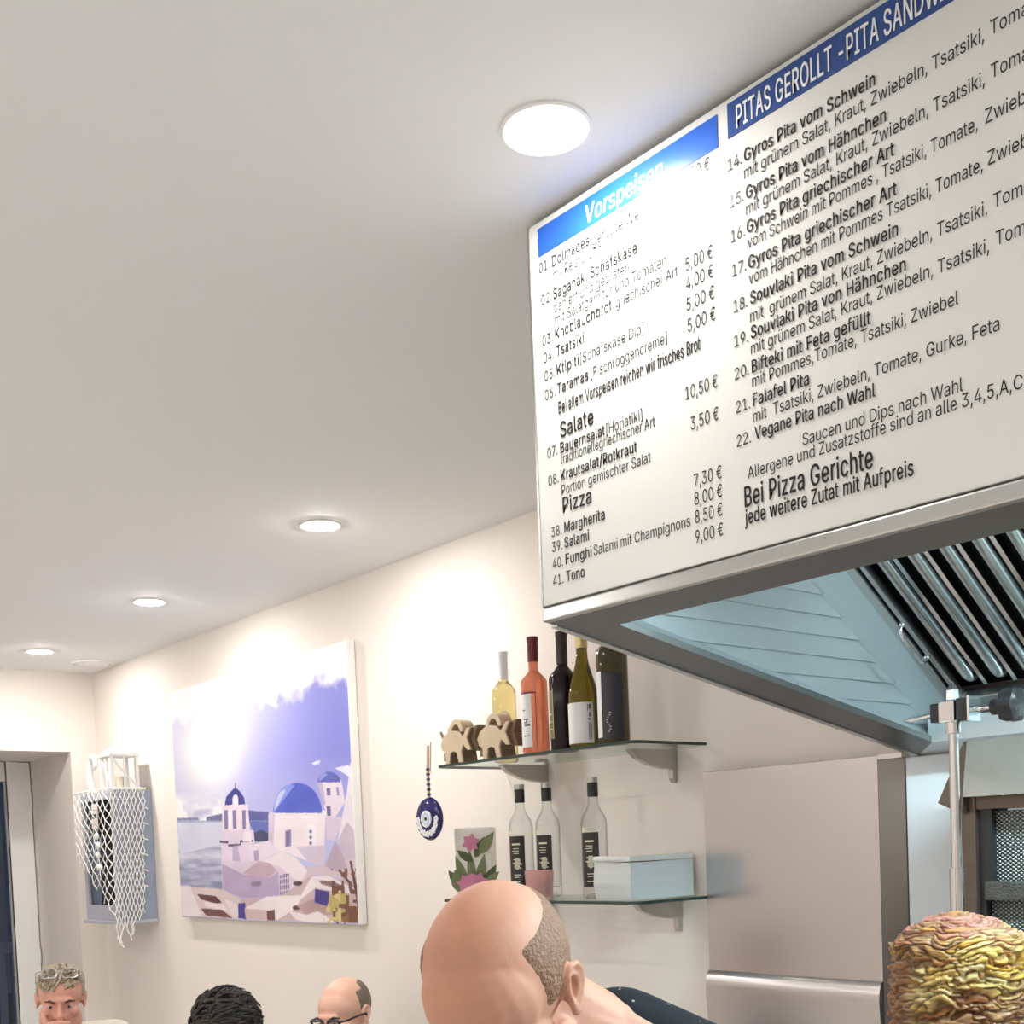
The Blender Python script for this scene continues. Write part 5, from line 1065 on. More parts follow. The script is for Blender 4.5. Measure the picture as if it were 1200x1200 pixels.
# stack of greaseproof paper
px0, px1, py0, py1 = -2.250, -2.125, 2.152, 2.388
t = thing('paper_stack', 'thick slumped stack of pale blue wrapping paper at the shelf end', 'paper stack', ((px0 + px1) / 2, 2.27, ZL))
def sheet_block(z0, z1, n, grow, mat, name):
    vs = []; fs = []; m = 14
    for j in range(n + 1):
        f = j / n; z = z0 + (z1 - z0) * f; ring = []
        bulge = .006 * math.sin(PI * f) + grow * f + random.uniform(-.0012, .0012)
        for k in range(m): u = k / m; ring.append((px0 - bulge * .5 + (px1 - px0 + bulge * .5) * u, py0 - bulge * (.6 + .4 * math.sin(u * 5)), z + .003 * max(0, math.sin(u * 4 + 1)) * f))
        for k in range(m): u = k / m; ring.append((px1 + .004 * math.sin(u * 6 + 1) * f, py0 - bulge * (.6 + .4 * math.sin(5)) * (1 - u) + (py1 - py0) * u, z + .002 * max(0, math.sin(5 + u * 3)) * f))
        for k in range(m): u = k / m; ring.append((px1 + (px0 - bulge * .5 - px1) * u, py1, z))
        for k in range(m): u = k / m; ring.append((px0 - bulge * .5, py1 + (py0 - bulge * .6 - py1) * u, z))
        vs += ring
    R_ = 4 * m
    for j in range(n):
        for k in range(R_): fs.append((j * R_ + k, j * R_ + (k + 1) % R_, (j + 1) * R_ + (k + 1) % R_, (j + 1) * R_ + k))
    fs.append(tuple(range(R_ - 1, -1, -1))); fs.append(tuple(n * R_ + k for k in range(R_)))
    return MB().add(vs, fs).build(name, mat, t, smooth=.5)
random.seed(4)
M_sheets = pm('paper_edges', (.60, .625, .62, 1), .7, var=.12, scale=6, stretch=(.2, .2, 60))
sheet_block(ZL + .0012, ZL + .096, 16, .002, M_sheets, 'sheets')
sheet_block(ZL + .0995, ZL + .111, 3, .004, pm('top_sheets', (.72, .73, .70, 1), .7, var=.04), 'top_sheets')

# ------------------------------------------------------------------ wooden animals on the upper shelf
M_wood = pm('light_wood', rgb(206, 186, 158), .55, var=.12, scale=14, stretch=(1, 6, 6))
M_wood_d = pm('dark_wood_edge', rgb(122, 102, 82), .6, var=.15, scale=20)
def wood_animal(x, y, label, horns):
    t = thing('wooden_animal', label, 'ornament', (x, y, ZU), 'carved wooden animals')
    body = [(-.062, .062), (-.050, .080), (-.028, .092), (0, .096), (.026, .090), (.044, .074), (.066, .098), (.082, .098), (.064, .070), (.082, .034), (.066, .034), (.046, .052), (.036, .034), (.042, .001), (.022, .001), (.014, .030), (.0, .036), (-.016, .032), (-.022, .001), (-.040, .001), (-.040, .034), (-.056, .042)]
    MB().prism([(x + a, ZU + b) for a, b in body], 1, y - .022, y + .03).build('body', M_wood_d, t, bevel=.003)
    MB().prism([(x + a, ZU + b) for a, b in body], 1, y - .028, y - .022).build('front_plate', M_wood, t, bevel=.0015)
    ar = []
    for k in range(13): a = PI * .02 + PI * .98 * k / 12; ar.append((x + .002 + .036 * math.cos(a), ZU + .088 + .042 * math.sin(a)))
    for k in range(12, -1, -1): a = PI * .02 + PI * .98 * k / 12; ar.append((x + .002 + .020 * math.cos(a), ZU + .088 + .026 * math.sin(a)))
    MB().prism(ar, 1, y - .02, y + .026).build('arched_mane', M_wood, t, bevel=.002)
    fin = [(x + .062, ZU + .078), (x + .084, ZU + .104), (x + .098, ZU + .104), (x + .082, ZU + .070), (x + .1, ZU + .03), (x + .086, ZU + .03), (x + .066, ZU + .06)]
    MB().prism(fin, 1, y - .012, y + .046).build('tail_fin', M_wood_d, t, bevel=.002)
    if horns:
        h = MB(); h.tube([(x - .056, y - .006, ZU + .07), (x - .07, y - .012, ZU + .085), (x - .078, y - .014, ZU + .10)], [.006, .005, .003], 8)
        h.tube([(x - .056, y + .008, ZU + .07), (x - .064, y + .008, ZU + .092), (x - .066, y + .008, ZU + .11)], [.006, .005, .003], 8); h.build('horns', M_wood_d, t, smooth=.8)
    MB().prism([(x - .056, ZU + .05), (x - .066, ZU + .03), (x - .066, ZU + .012), (x - .056, ZU + .012), (x - .048, ZU + .045)], 1, y - .016, y + .018).build('snout', M_wood_d, t, bevel=.002)
wood_animal(-2.815, 2.165, 'carved wooden animal with two little horns, left of the pair on the upper shelf', True)
wood_animal(-2.648, 2.172, 'carved wooden animal without horns, partly behind the other wooden animal', False)

# ------------------------------------------------------------------ evil eye pendant
ex, ey, ez = -2.903, 2.105, 1.695
t = thing('evil_eye_pendant', 'round dark blue eye charm hanging on a striped cord from the upper shelf', 'ornament', (ex, ey, ez))
def disc_y(r0, r1, yb, yf2, n=36):
    m = MB(); vs = []; fs = []
    for r, yy in ((r0, yb), (r1, yb), (r1, yf2), (r0, yf2)):
        for i in range(n): a = 2 * PI * i / n; vs.append((ex + r * math.cos(a), ey + yy, ez + r * math.sin(a)))
    for j in range(4):
        for i in range(n): fs.append((j * n + i, j * n + (i + 1) % n, ((j + 1) % 4) * n + (i + 1) % n, ((j + 1) % 4) * n + i))
    return m.add(vs, fs)
gl_ = MB(); vs = []; fs = []; n = 40
for r, yy in ((.0005, .008), (.050, .008), (.062, .004), (.0645, 0), (.061, -.006), (.045, -.011), (.0005, -.013)):
    for i in range(n): a = 2 * PI * i / n; vs.append((ex + r * math.cos(a), ey + yy, ez + r * math.sin(a)))
for j in range(6):
    for i in range(n): fs.append((j * n + i, j * n + (i + 1) % n, (j + 1) * n + (i + 1) % n, (j + 1) * n + i))
gl_.add(vs, fs).build('glass_disc', pm('cobalt_glass', rgb(34, 28, 92), .12, var=.2, scale=30), t, smooth=.6)
M_lblue = pm('pale_blue_enamel', rgb(190, 205, 235), .3)
disc_y(.0005, .025, -.011, -.0155).build('white_ring', M_white, t)
disc_y(.012, .0185, -.0155, -.0163).build('blue_ring', M_lblue, t)
disc_y(.0005, .0055, -.0155, -.017).build('pupil', M_ink, t)
fl_ = MB()
for k in range(9):
    a = PI * 1.02 + PI * .96 * k / 8 ; cx, cz = ex + .045 * math.cos(a), ez + .045 * math.sin(a)
    for q in range(5): b = 2 * PI * q / 5; fl_.ell((cx + .0062 * math.cos(b), ey - .0105, cz + .0062 * math.sin(b)), (.0052, .0024, .0052), None, 8, 6)
fl_.build('white_flowers', M_white, t, smooth=.8)
co = MB(); co.tube([(ex, ey - .0, ez + .062), (ex, ey + .0, ZU - .01), (ex, ey + .004, ZU + .06)], .0045, 8); co.tube([(ex + .012, ey, ZU - .02), (ex + .012, ey + .006, ZU + .07)], .002, 6)
co.build('cord', pm('beige_cord', rgb(210, 186, 168), .8), t)
cb = MB()
for k in range(6): cb.lathe([(.0005, -.004), (.0062, -.003), (.0062, .003), (.0005, .004)], (ex, ey, ez + .072 + k * .015), 10)
cb.build('cord_beads', pm('blue_beads', rgb(70, 66, 110), .3), t)

# ================================================================== BLUE WALL BOX WITH NET AND LANTERN
BX0, BX1, BYF, BZ0, BZ1 = -6.0, -5.60, 2.215, 1.325, 1.95
M_bbox = pm('grey_blue_paint', rgb(150, 160, 180), .55, var=.05)
M_bframe = pm('lilac_grey_paint', rgb(182, 184, 196), .55, var=.04)
t = thing('wall_box', 'grey blue wooden display box on the wall in the far corner', 'wall box', ((BX0 + BX1) / 2, YW, BZ0))
sh_ = MB(); th = .016
sh_.box(BX0, BX0 + th, BYF, YW - .002, BZ0, BZ1); sh_.box(BX1 - th, BX1, BYF, YW - .002, BZ0, BZ1)
sh_.box(BX0 + th, BX1 - th, BYF + .001, YW - .003, BZ1 - th, BZ1 - .0005); sh_.box(BX0 + th, BX1 - th, BYF + .001, YW - .003, BZ0 + .0005, BZ0 + th); sh_.box(BX0 + th, BX1 - th, YW - .012, YW - .003, BZ0 + th, BZ1 - th)
sh_.build('shell', M_bbox, t)
f_ = MB(); w_ = .04
f_.box(BX0, BX0 + w_, BYF - .012, BYF, BZ0, BZ1); f_.box(BX1 - .016, BX1, BYF - .012, BYF, BZ0, BZ1); f_.box(BX0 + w_, BX1 - .016, BYF - .012, BYF, BZ1 - w_, BZ1); f_.box(BX0 + w_, BX1 - .016, BYF - .012, BYF, BZ0, BZ0 + .075)
f_.build('front_frame', M_bframe, t, bevel=.003)
MB().box(BX0 + .02, BX1 - .02, BYF + .06, BYF + .07, BZ0 + .02, BZ1 - .02).build('interior_shade', pm('interior_shade', (.02, .02, .024, 1), .3), t)  # near-black sheet stands in for the shade inside the open box
MB().box(BX0 - .012, BX1 + .012, BYF - .026, YW - .002, BZ0 - .016, BZ0).build('base_board', M_bframe, t, bevel=.003)
# lantern
lx, ly, lz = -5.69, 2.285, BZ1
t = thing('white_lantern', 'white wooden lantern standing on top of the blue wall box', 'lantern', (lx, ly, lz))
s_ = .062
for sx in (-1, 1):
    for sy in (-1, 1): MB().box(lx + sx * s_ - .008, lx + sx * s_ + .008, ly + sy * s_ - .008, ly + sy * s_ + .008, lz + .014, lz + .165).build('post', M_trim, t)
MB().box(lx - .078, lx + .078, ly - .078, ly + .078, lz + .001, lz + .015).build('base', M_trim, t, bevel=.003)
MB().box(lx - .076, lx + .076, ly - .076, ly + .076, lz + .163, lz + .178).build('top_plate', M_trim, t, bevel=.003)
MB().add([(lx + a * .07, ly + b * .07, lz + .178) for a, b in ((-1, -1), (1, -1), (1, 1), (-1, 1))] + [(lx + a * .03, ly + b * .03, lz + .215) for a, b in ((-1, -1), (1, -1), (1, 1), (-1, 1))], [(0, 1, 5, 4), (1, 2, 6, 5), (2, 3, 7, 6), (3, 0, 4, 7), (4, 5, 6, 7), (3, 2, 1, 0)]).build('roof', M_trim, t)
br = MB()
for sx, sy, ex2, ey2 in ((1, -1, 1, 1), (-1, -1, 1, -1)):
    p0 = Vector((lx + sx * s_, ly + sy * s_, lz + .16)); p1 = Vector((lx + ex2 * s_, ly + ey2 * s_, lz + .016)); br.tube([p0, p1], .006, 6)
    br.tube([Vector((p0.x + (p1.x - p0.x) * .5, p0.y + (p1.y - p0.y) * .5, lz + .016)), Vector((p0.x + (p1.x - p0.x) * .5, p0.y + (p1.y - p0.y) * .5, lz + .16))], .006, 6)
br.build('braces', M_trim, t)
MB().lathe([(.0005, .015), (.02, .015), (.02, .07), (.0005, .072)], (lx, ly, lz), 20).build('candle', pm('ivory_wax', (.8, .74, .6, 1), .5), t, smooth=.6)
# curled white ornament beside the lantern
ox, oy = -5.945, 2.245
t = thing('curled_ornament', 'small white curled ornament on the blue wall box, left of the lantern', 'ornament', (ox, oy, BZ1))
cu_ = MB(); cu_.tube([(ox, oy, BZ1 + .012), (ox - .02, oy, BZ1 + .06), (ox - .015, oy, BZ1 + .12), (ox + .012, oy, BZ1 + .15), (ox + .04, oy, BZ1 + .14), (ox + .048, oy, BZ1 + .11), (ox + .03, oy, BZ1 + .095)], [.012, .013, .013, .012, .011, .009, .004], 10)
cu_.xform(Matrix.Translation((ox, oy, BZ1)) @ Matrix.Diagonal((1.25, 1.25, 1.25, 1)) @ Matrix.Translation((-ox, -oy, -BZ1))); cu_.build('stem', M_trim, t, smooth=.8)
MB().lathe([(.0005, 0), (.035, 0), (.035, .008), (.012, .014), (.0005, .015)], (ox, oy, BZ1), 24).build('foot', M_trim, t, smooth=.6)
# fishing net draped over the box corner
random.seed(21)
nw = .010
path = [(BX0 - .04, BYF - .02 - nw), (BX1 + nw, BYF - .02 - nw), (BX1 + nw, 2.365)]
L1 = abs(path[1][0] - path[0][0]); L2 = abs(path[2][1] - path[1][1])
def on_path(s):
    if s < L1: return Vector((path[0][0] + s, path[0][1], 0))
    return Vector((path[1][0], path[1][1] + min(s - L1, L2), 0))
nr = MB(); NF, NS = 7, 8; NC = NF + NS; dz = .030
def s_of(t_): return t_ * L1 / NF if t_ < NF else L1 + (t_ - NF) * L2 / NS
def bottom(s):
    f = s / (L1 + L2)
    if s < L1: return .34 + .30 * (s / L1) ** 1.3
    u = (s - L1) / L2; return .69 - .02 * u if u < .35 else .68 - .06 * u
nodes = {}
for j in range(26):
    for i in range(NC + 1):
        s = s_of(i + (.5 if j % 2 else 0))
        if s > L1 + L2: continue
        d = j * dz
        if d > bottom(s) + random.uniform(-.01, .012): continue
        squeeze = 1 - .22 * (d / .7) if s > L1 else 1 - .06 * d
        ss = L1 + (s - L1) * squeeze if s > L1 else s + (L1 - s) * (1 - squeeze)
        p = on_path(ss); out = Vector((0, -1, 0)) if ss < L1 else Vector((1, 0, 0))
        p = p + out * (.006 + .012 * noise.noise(Vector((s * 20, d * 12, 1)))) ; p.z = BZ1 + .006 - d + random.uniform(-.004, .004)
        if d == 0: p.z = BZ1 + .006
        nodes[(i, j)] = p
for (i, j), p in nodes.items():
    for q in (((i, j + 1), (i - 1, j + 1)) if j % 2 == 0 else ((i, j + 1), (i + 1, j + 1))):
        if q in nodes: nr.tube([p, (p + nodes[q]) / 2 + Vector((random.uniform(-.002, .002), 0, 0)), nodes[q]], 0.0024 if p.y < BYF - .012 and p.x < BX1 - .01 else .0024, 5, False)
    nr.ell(p, (.0038, .0038, .0038), None, 6, 4)
top = [nodes[(i, 0)] for i in range(NC + 1) if (i, 0) in nodes]
nr.tube(top, .004, 6)
low = {}
for (i, j), p in nodes.items():
    if i not in low or p.z < low[i].z: low[i] = p
for i, p in low.items():                     # knotted ends hanging from the lowest corner
    if L1 - .02 < s_of(i) < L1 + .13:
        a_ = p
        for k in range(3):
            b_ = a_ + Vector((random.uniform(-.004, .012), random.uniform(-.016, .016), -.018 - .008 * random.random())); nr.tube([a_, b_], .003, 5)
            nr.ell(b_, (.005, .005, .005), None, 6, 4); a_ = b_
for k in range(6):                           # loose tassels along the right border
    p = Vector((BX1 + .016, 2.345 - k * .004, BZ1 - .08 - k * .075)); nr.tube([p, p + Vector((.004, .03, -.012))], .0035, 5)
tag(nr.build('fishing_net', pm('white_rope', (.86, .85, .82, 1), .8, var=.05), smooth=.9), 'white knotted fishing net draped over the blue wall box', 'net')
# tags and shells strung in front of the net
tg = thing('shell_garland', 'string of white shells with two square tags hanging on the fishing net', 'garland', (BX1 - .06, BYF - .045, 1.9))
gx_, gy_ = BX1 - .10, BYF - .048
MB().tube([(gx_, gy_ + .012, 1.94), (gx_, gy_, 1.90), (gx_ - .01, gy_, 1.7), (gx_ + .005, gy_, 1.56)], .0025, 6).build('string', M_trim, tg)
for z_, dx in ((1.865, -.01), (1.795, -.015)):
    o = MB().box(gx_ - .034 + dx, gx_ + .034 + dx, gy_ - .008, gy_ - .003, z_ - .024, z_ + .024).build('tag', pm('card', (.8, .72, .68, 1), .7), tg)
    MB().box(gx_ - .015 + dx, gx_ + .018 + dx, gy_ - .0088, gy_ - .008, z_ - .006, z_ - .003).build('tag_print', pm('tag_ink', (.4, .33, .32, 1), .7), o)
for k, z_ in enumerate((1.735, 1.69, 1.645, 1.585)): MB().ell((gx_ + (-.008, .004, -.006, .006)[k], gy_ - .004, z_), (.022 if k != 3 else .034, .012, .017), None, 12, 8).build('shell', M_trim, tg, smooth=.8)

# ================================================================== PEOPLE
def RZ(a): return Matrix.Rotation(a, 4, 'Z')
def RX(a): return Matrix.Rotation(a, 4, 'X')
def RY(a): return Matrix.Rotation(a, 4, 'Y')
def head_geo(mb, Mh, brow=1.0, ears=True):
    h = MB()
    h.ell((0, .018, .036), (.0755, .097, .086), None, 32, 20)
    h.ell((0, -.034, -.03), (.061, .062, .088), None, 24, 16)
    h.ell((0, -.040, -.082), (.046, .048, .036), None, 20, 12)
    h.ell((0, -.028, .035), (.066, .062, .062), None, 20, 12)
    h.ell((0, -.087, .021), (.046, .014, .011 * brow), None, 16, 10)
    h.cap((0, -.094, .010), (0, -.117, -.030), .0075, .0115)
    for s in (-1, 1):
        h.ell((s * .012, -.104, -.035), (.0085, .011, .008), None, 10, 8)
        h.ell((s * .041, -.064, -.022), (.024, .026, .022), None, 12, 8)
        h.ell((s * .030, -.080, .0), (.013, .010, .008), None, 10, 8)
        h.ell((s * .055, -.01, -.065), (.016, .04, .03), None, 12, 8)
    h.ell((0, -.092, -.057), (.023, .011, .0055), None, 12, 8); h.ell((0, -.091, -.068), (.020, .011, .0065), None, 12, 8)
    h.ell((0, -.086, -.098), (.020, .016, .015), None, 12, 8)
    if ears:
        for s in (-1, 1):
            e = MB()
            pts = [(.004, -.024), (.000, -.006), (.002, .010), (.006, .024), (.016, .032), (.028, .029), (.034, .016), (.032, -.001), (.025, -.014), (.016, -.026), (.007, -.032)]
            for k in range(len(pts) - 1): e.cap((0, pts[k][0], pts[k][1]), (0, pts[k + 1][0], pts[k + 1][1]), .0044, .0044, 8)
            for a, b in (((.012, -.016), (.023, -.004)), ((.023, -.004), (.024, .012)), ((.024, .012), (.016, .02))): e.cap((-.001, a[0], a[1]), (-.001, b[0], b[1]), .0036, .0036, 8)
            e.ell((-.009, .015, .002), (.004, .017, .030), None, 12, 8); e.ell((0, .008, -.031), (.0055, .009, .009), None, 10, 8)
            e.ell((.002, .0005, -.006), (.0045, .0045, .006), None, 8, 6)
            Me = Matrix.Translation((s * .0765, .004, .002)) @ (Matrix.Diagonal((s, 1, 1, 1))) @ RZ(math.radians(-14)) @ RX(math.radians(-8)) @ Matrix.Diagonal((.95, .90, .80, 1))
            h.add([tuple(Me @ Vector(p)) for p in e.v], e.f)
    mb.add([tuple(Mh @ Vector(p)) for p in h.v], h.f)
def hand_geo(mb, wrist, dirv, palm_n, side, curl=.5, sc=1.0):
    """palm, four unequal bent fingers and a thumb leaving the palm's side"""
    d = Vector(dirv).normalized(); n = Vector(palm_n); n = (n - d * n.dot(d)).normalized(); w = d.cross(n) * side
    W = Vector(wrist)
    mb.cap(W, W + d * .05 * sc, .026 * sc, .022 * sc)
    for k in (-1, 0, 1): mb.cap(W + d * .03 * sc + w * k * .016 * sc, W + d * .085 * sc + w * k * .024 * sc, .015 * sc, .012 * sc)
    for k, L in enumerate((.072, .082, .076, .060)):
        p = W + d * .09 * sc + w * (.033 - k * .022) * sc; dd = d.copy(); r = .0092 * sc
        for seg, f in ((0, .42), (1, .32), (2, .26)):
            c_ = curl * (.5, 1.0, .8)[seg]; ax = w
            dd = (dd * math.cos(c_) + n * math.sin(c_)).normalized(); nn = n
            q = p + dd * L * f * sc; mb.cap(p, q, r, r * .92); p = q; r *= .92
            n = (n - dd * n.dot(dd)).normalized()
        n = Vector(palm_n); n = (n - d * n.dot(d)).normalized()
    p = W + d * .03 * sc + w * .026 * sc; q = p + (d * .6 + w * .7 + n * .3).normalized() * .04 * sc; mb.cap(p, q, .0135 * sc, .011 * sc)
    r_ = q + (d * .9 + w * .15 + n * .45).normalized() * .032 * sc; mb.cap(q, r_, .011 * sc, .009 * sc)
def face_parts(root, Mh, iris=True, brow_mat=None, tilt=0):
    for s in (-1, 1):
        m = MB(); m.ell((s * .031, -.0845, -.001), (.0130, .0082, .0042), None, 14, 10); m.xform(Mh); e = m.build('eye', M_eye, root, smooth=1.5)
        m = MB(); m.ell((s * .030, -.0905, -.001), (.0056, .003, .0040), None, 12, 8); m.xform(Mh); m.build('iris', M_dark_eye, e, smooth=1.5)
        m = MB(); m.cap((s * .018, -.0955, .0165), (s * .032, -.094, .021), .0042, .0045); m.cap((s * .032, -.094, .021), (s * .048, -.084, .016), .0045, .002); m.xform(Mh); m.build('eyebrow', brow_mat or M_brow, root, smooth=1.5)
    m = MB(); m.ell((0, -.101, -.063), (.019, .0025, .0012), None, 12, 6); m.xform(Mh); m.build('mouth_line', pm('lip_line', (.16, .05, .045, 1), .6), root, smooth=1.5)
def skull_cap(Mh, fac, nu=120, nv=70):
    """closed shell following the skull; fac(x, y, z unit dir) -> radius factor (below 1 hides inside the head)"""
    m = MB(); vs = []; fs = []
    for j in range(nv + 1):
        ph = PI * j / nv
        for i in range(nu):
            th = 2 * PI * i / nu; d = Vector((math.sin(ph) * math.cos(th), math.sin(ph) * math.sin(th), math.cos(ph)))
            f = fac(d); vs.append(Mh @ Vector((d.x * .0755 * f, .018 + d.y * .097 * f, .036 + d.z * .086 * f)))
    for j in range(nv):
        for i in range(nu): fs.append((j * nu + i, j * nu + (i + 1) % nu, (j + 1) * nu + (i + 1) % nu, (j + 1) * nu + i))
    return m.add(vs, fs)
def sm(a, b, x):
    t_ = min(1, max(0, (x - a) / (b - a))); return t_ * t_ * (3 - 2 * t_)
def tuft(mb, Mh, d, dirv, L, w, lift):
    """one tapered lock of hair rooted on the skull"""
    d = Vector(d).normalized(); p = Vector((d.x * .0755, .018 + d.y * .097, .036 + d.z * .086)) * 1.0; t_ = Vector(dirv); t_ = (t_ - d * t_.dot(d)).normalized()
    pts = [Mh @ (p + d * .002), Mh @ (p + t_ * L * .4 + d * lift * .9), Mh @ (p + t_ * L * .8 + d * lift), Mh @ (p + t_ * L + d * lift * .7)]
    mb.tube(pts, [w, w * .9, w * .55, w * .1], 5)
def glasses(Mh, mat, lens, root, name, pitch=0.0, up=0.0, fwd=0.0, thick=.0022):
    g = bpy.data.objects.new(name, None); C.objects.link(g)
    Mg = Mh @ Matrix.Translation((0, fwd, up)) @ RX(pitch)
    fr_ = MB()
    for s in (-1, 1):
        ring = []
        for k in range(25):
            a = 2 * PI * k / 24; r = 1 / max(abs(math.cos(a)) ** 4 + abs(math.sin(a)) ** 4, 1e-6) ** .25
            ring.append(Vector((s * .033 + .025 * math.cos(a) * r * .94, -.106 + .006 * abs(math.cos(a)) , .0 + .017 * math.sin(a) * r)))
        fr_.tube(ring, thick, 6)
        tp = MB(); tp.tube([(s * .058, -.100, .010), (s * .075, -.085, .010), (s * .080, -.02, .008), (s * .079, .012, .004), (s * .074, .03, -.018)], thick, 6)
        fr_.add(tp.v, tp.f)
    fr_.tube([(-.009, -.106, .004), (0, -.110, .007), (.009, -.106, .004)], thick, 6)
    fr_.xform(Mg)
    return fr_, Mg
def body(root_name, label, Mh, neck, prims, skin, voxel, loc, iters=4):
    m = MB(); head_geo(m, Mh)
    m.cap(Mh @ Vector((0, .035, -.055)), neck, .054, .060); m.cap(Mh @ Vector((0, .05, -.02)), neck, .045, .058)
    for p in prims:
        if p[0] == 'c': m.cap(*p[1:])
        elif p[0] == 'e': m.ell(p[1], p[2], p[3] if len(p) > 3 else None, 20, 14)
        elif p[0] == 'h': hand_geo(m, *p[1:])
    me = fuse(m, root_name, voxel, iters)
    o = link(root_name, me, skin, None, 3.0)
    return tag(o, label, 'person')
def garment(prims, name, mat, root, voxel=.007, iters=8):
    m = MB()
    for p in prims:
        if p[0] == 'c': m.cap(*p[1:])
        else: m.ell(p[1], p[2], p[3] if len(p) > 3 else None, 20, 14)
    return link(name, fuse(m, name, voxel, iters), mat, root, 3.0)

# ---- the cook, head bowed, black T-shirt
hc = Vector((-.992, .803, 1.437))
Mh = Matrix.Translation(hc) @ RZ(math.radians(27)) @ RY(math.radians(-3)) @ RX(math.radians(34))
nk = Vector((-1.000, .962, 1.365))
Ls, Rs = Vector((-.88, 1.105, 1.278)), Vector((-1.215, .84, 1.26))
ch = Vector((-1.06, 1.02, 1.18)); pv = Vector((-1.13, 1.12, .93))
Le, Re = Vector((-.78, 1.02, 1.05)), Vector((-1.20, .66, 1.02)); Lw, Rw = Vector((-.92, .80, 1.02)), Vector((-1.02, .60, 1.02))
Lk, Rk = Vector((-1.02, 1.17, .5)), Vector((-1.22, 1.02, .5)); La, Ra = Vector((-1.0, 1.24, .08)), Vector((-1.26, 1.04, .08))
torso = [('c', Ls, Rs, .060, .060), ('c', nk, Ls, .062, .055), ('c', nk, Rs, .062, .055), ('e', ch, (.17, .14, .19), RZ(math.radians(40)).to_3x3()), ('c', ch, pv, .14, .145), ('e', pv, (.17, .13, .12), RZ(math.radians(40)).to_3x3())]
arms = [('c', Ls, Le, .050, .040), ('c', Le, Lw, .040, .027), ('c', Rs, Re, .050, .040), ('c', Re, Rw, .040, .027)]
legs = [('c', pv + Vector((.07, .06, -.03)), Lk, .09, .056), ('c', Lk, La, .056, .04), ('c', pv + Vector((-.07, -.06, -.03)), Rk, .09, .056), ('c', Rk, Ra, .056, .04)]
feet = [('c', La + Vector((0, 0, -.035)), La + Vector((.12, -.12, -.04)), .04, .035), ('c', Ra + Vector((0, 0, -.035)), Ra + Vector((.12, -.12, -.04)), .04, .035)]
hands = [('h', Lw, (-.45, -.6, -.3), (0, 0, -1), 1, .45), ('h', Rw, (.75, -.1, -.3), (0, 0, -1), -1, .45)]
cook = body('person', 'balding cook in a black T-shirt bowing his head in front of the glass shelves', Mh, nk, torso + arms + legs + feet + hands, M_skin, .0029, hc, 3)
face_parts(cook, Mh, brow_mat=pm('brown_brow', rgb(150, 112, 88), .6))
def cook_hair(d):
    side = sm(.50, .72, abs(d.x) + .35 * max(0, d.y)) * sm(.72, .45, d.z) * sm(-.55, -.25, d.z) * sm(-.62, -.35, d.y)
    back = sm(.25, .55, d.y) * sm(.80, .45, d.z) * sm(-.75, -.5, d.z)
    return .93 + .088 * max(side, back) + .010 * noise.noise(d * 14) * max(side, back)
skull_cap(Mh, cook_hair).build('cropped_hair', M_hair_brown, cook, smooth=3)
M_tee = pm('black_jersey', (.012, .013, .017, 1), .9, var=.2, scale=60, spec=.15)
nt = M_tee.node_tree                       # small white flecks printed on the jersey
vo = nt.nodes.new('ShaderNodeTexVoronoi'); vo.inputs['Scale'].default_value = 55
lt = nt.nodes.new('ShaderNodeMath'); lt.operation = 'LESS_THAN'; lt.inputs[1].default_value = .10
tcn = nt.nodes.new('ShaderNodeTexCoord'); nt.links.new(tcn.outputs['Object'], vo.inputs['Vector']); nt.links.new(vo.outputs['Distance'], lt.inputs[0])
mx_ = nt.nodes.new('ShaderNodeMix'); mx_.data_type = 'RGBA'; mx_.inputs[6].default_value = (.012, .013, .017, 1); mx_.inputs[7].default_value = (.3, .32, .36, 1)
nt.links.new(lt.outputs[0], mx_.inputs[0]); nt.links.new(mx_.outputs[2], nt.nodes['Principled BSDF'].inputs['Base Color'])
def inf(p, g): return (p[0], p[1], p[2], p[3] + g, p[4] + g) if p[0] == 'c' else (p[0], p[1], tuple(r + g for r in p[2])) + tuple(p[3:])
cn = (Ls - nk)
shirt = [('c', nk + cn * .04 + Vector((-.006, .020, .006)), Ls + Vector((-.004, .006, .004)), .066, .068), ('c', nk + (Rs - nk) * .45, Rs, .066, .066), ('c', Ls, Ls + (Le - Ls) * .6, .064, .062), ('c', Rs, Rs + (Re - Rs) * .6, .064, .062)] + [inf(p, .012) for p in torso[3:]]
shirt += [('c', nk + Vector((.0, .075, -.07)), ch + Vector((0, .04, 0)), .07, .14)]
garment(shirt, 't_shirt', M_tee, cook, .006)
garment([inf(p, .012) for p in [torso[5]] + legs], 'trousers', pm('dark_denim', (.03, .035, .05, 1), .8), cook, .009)

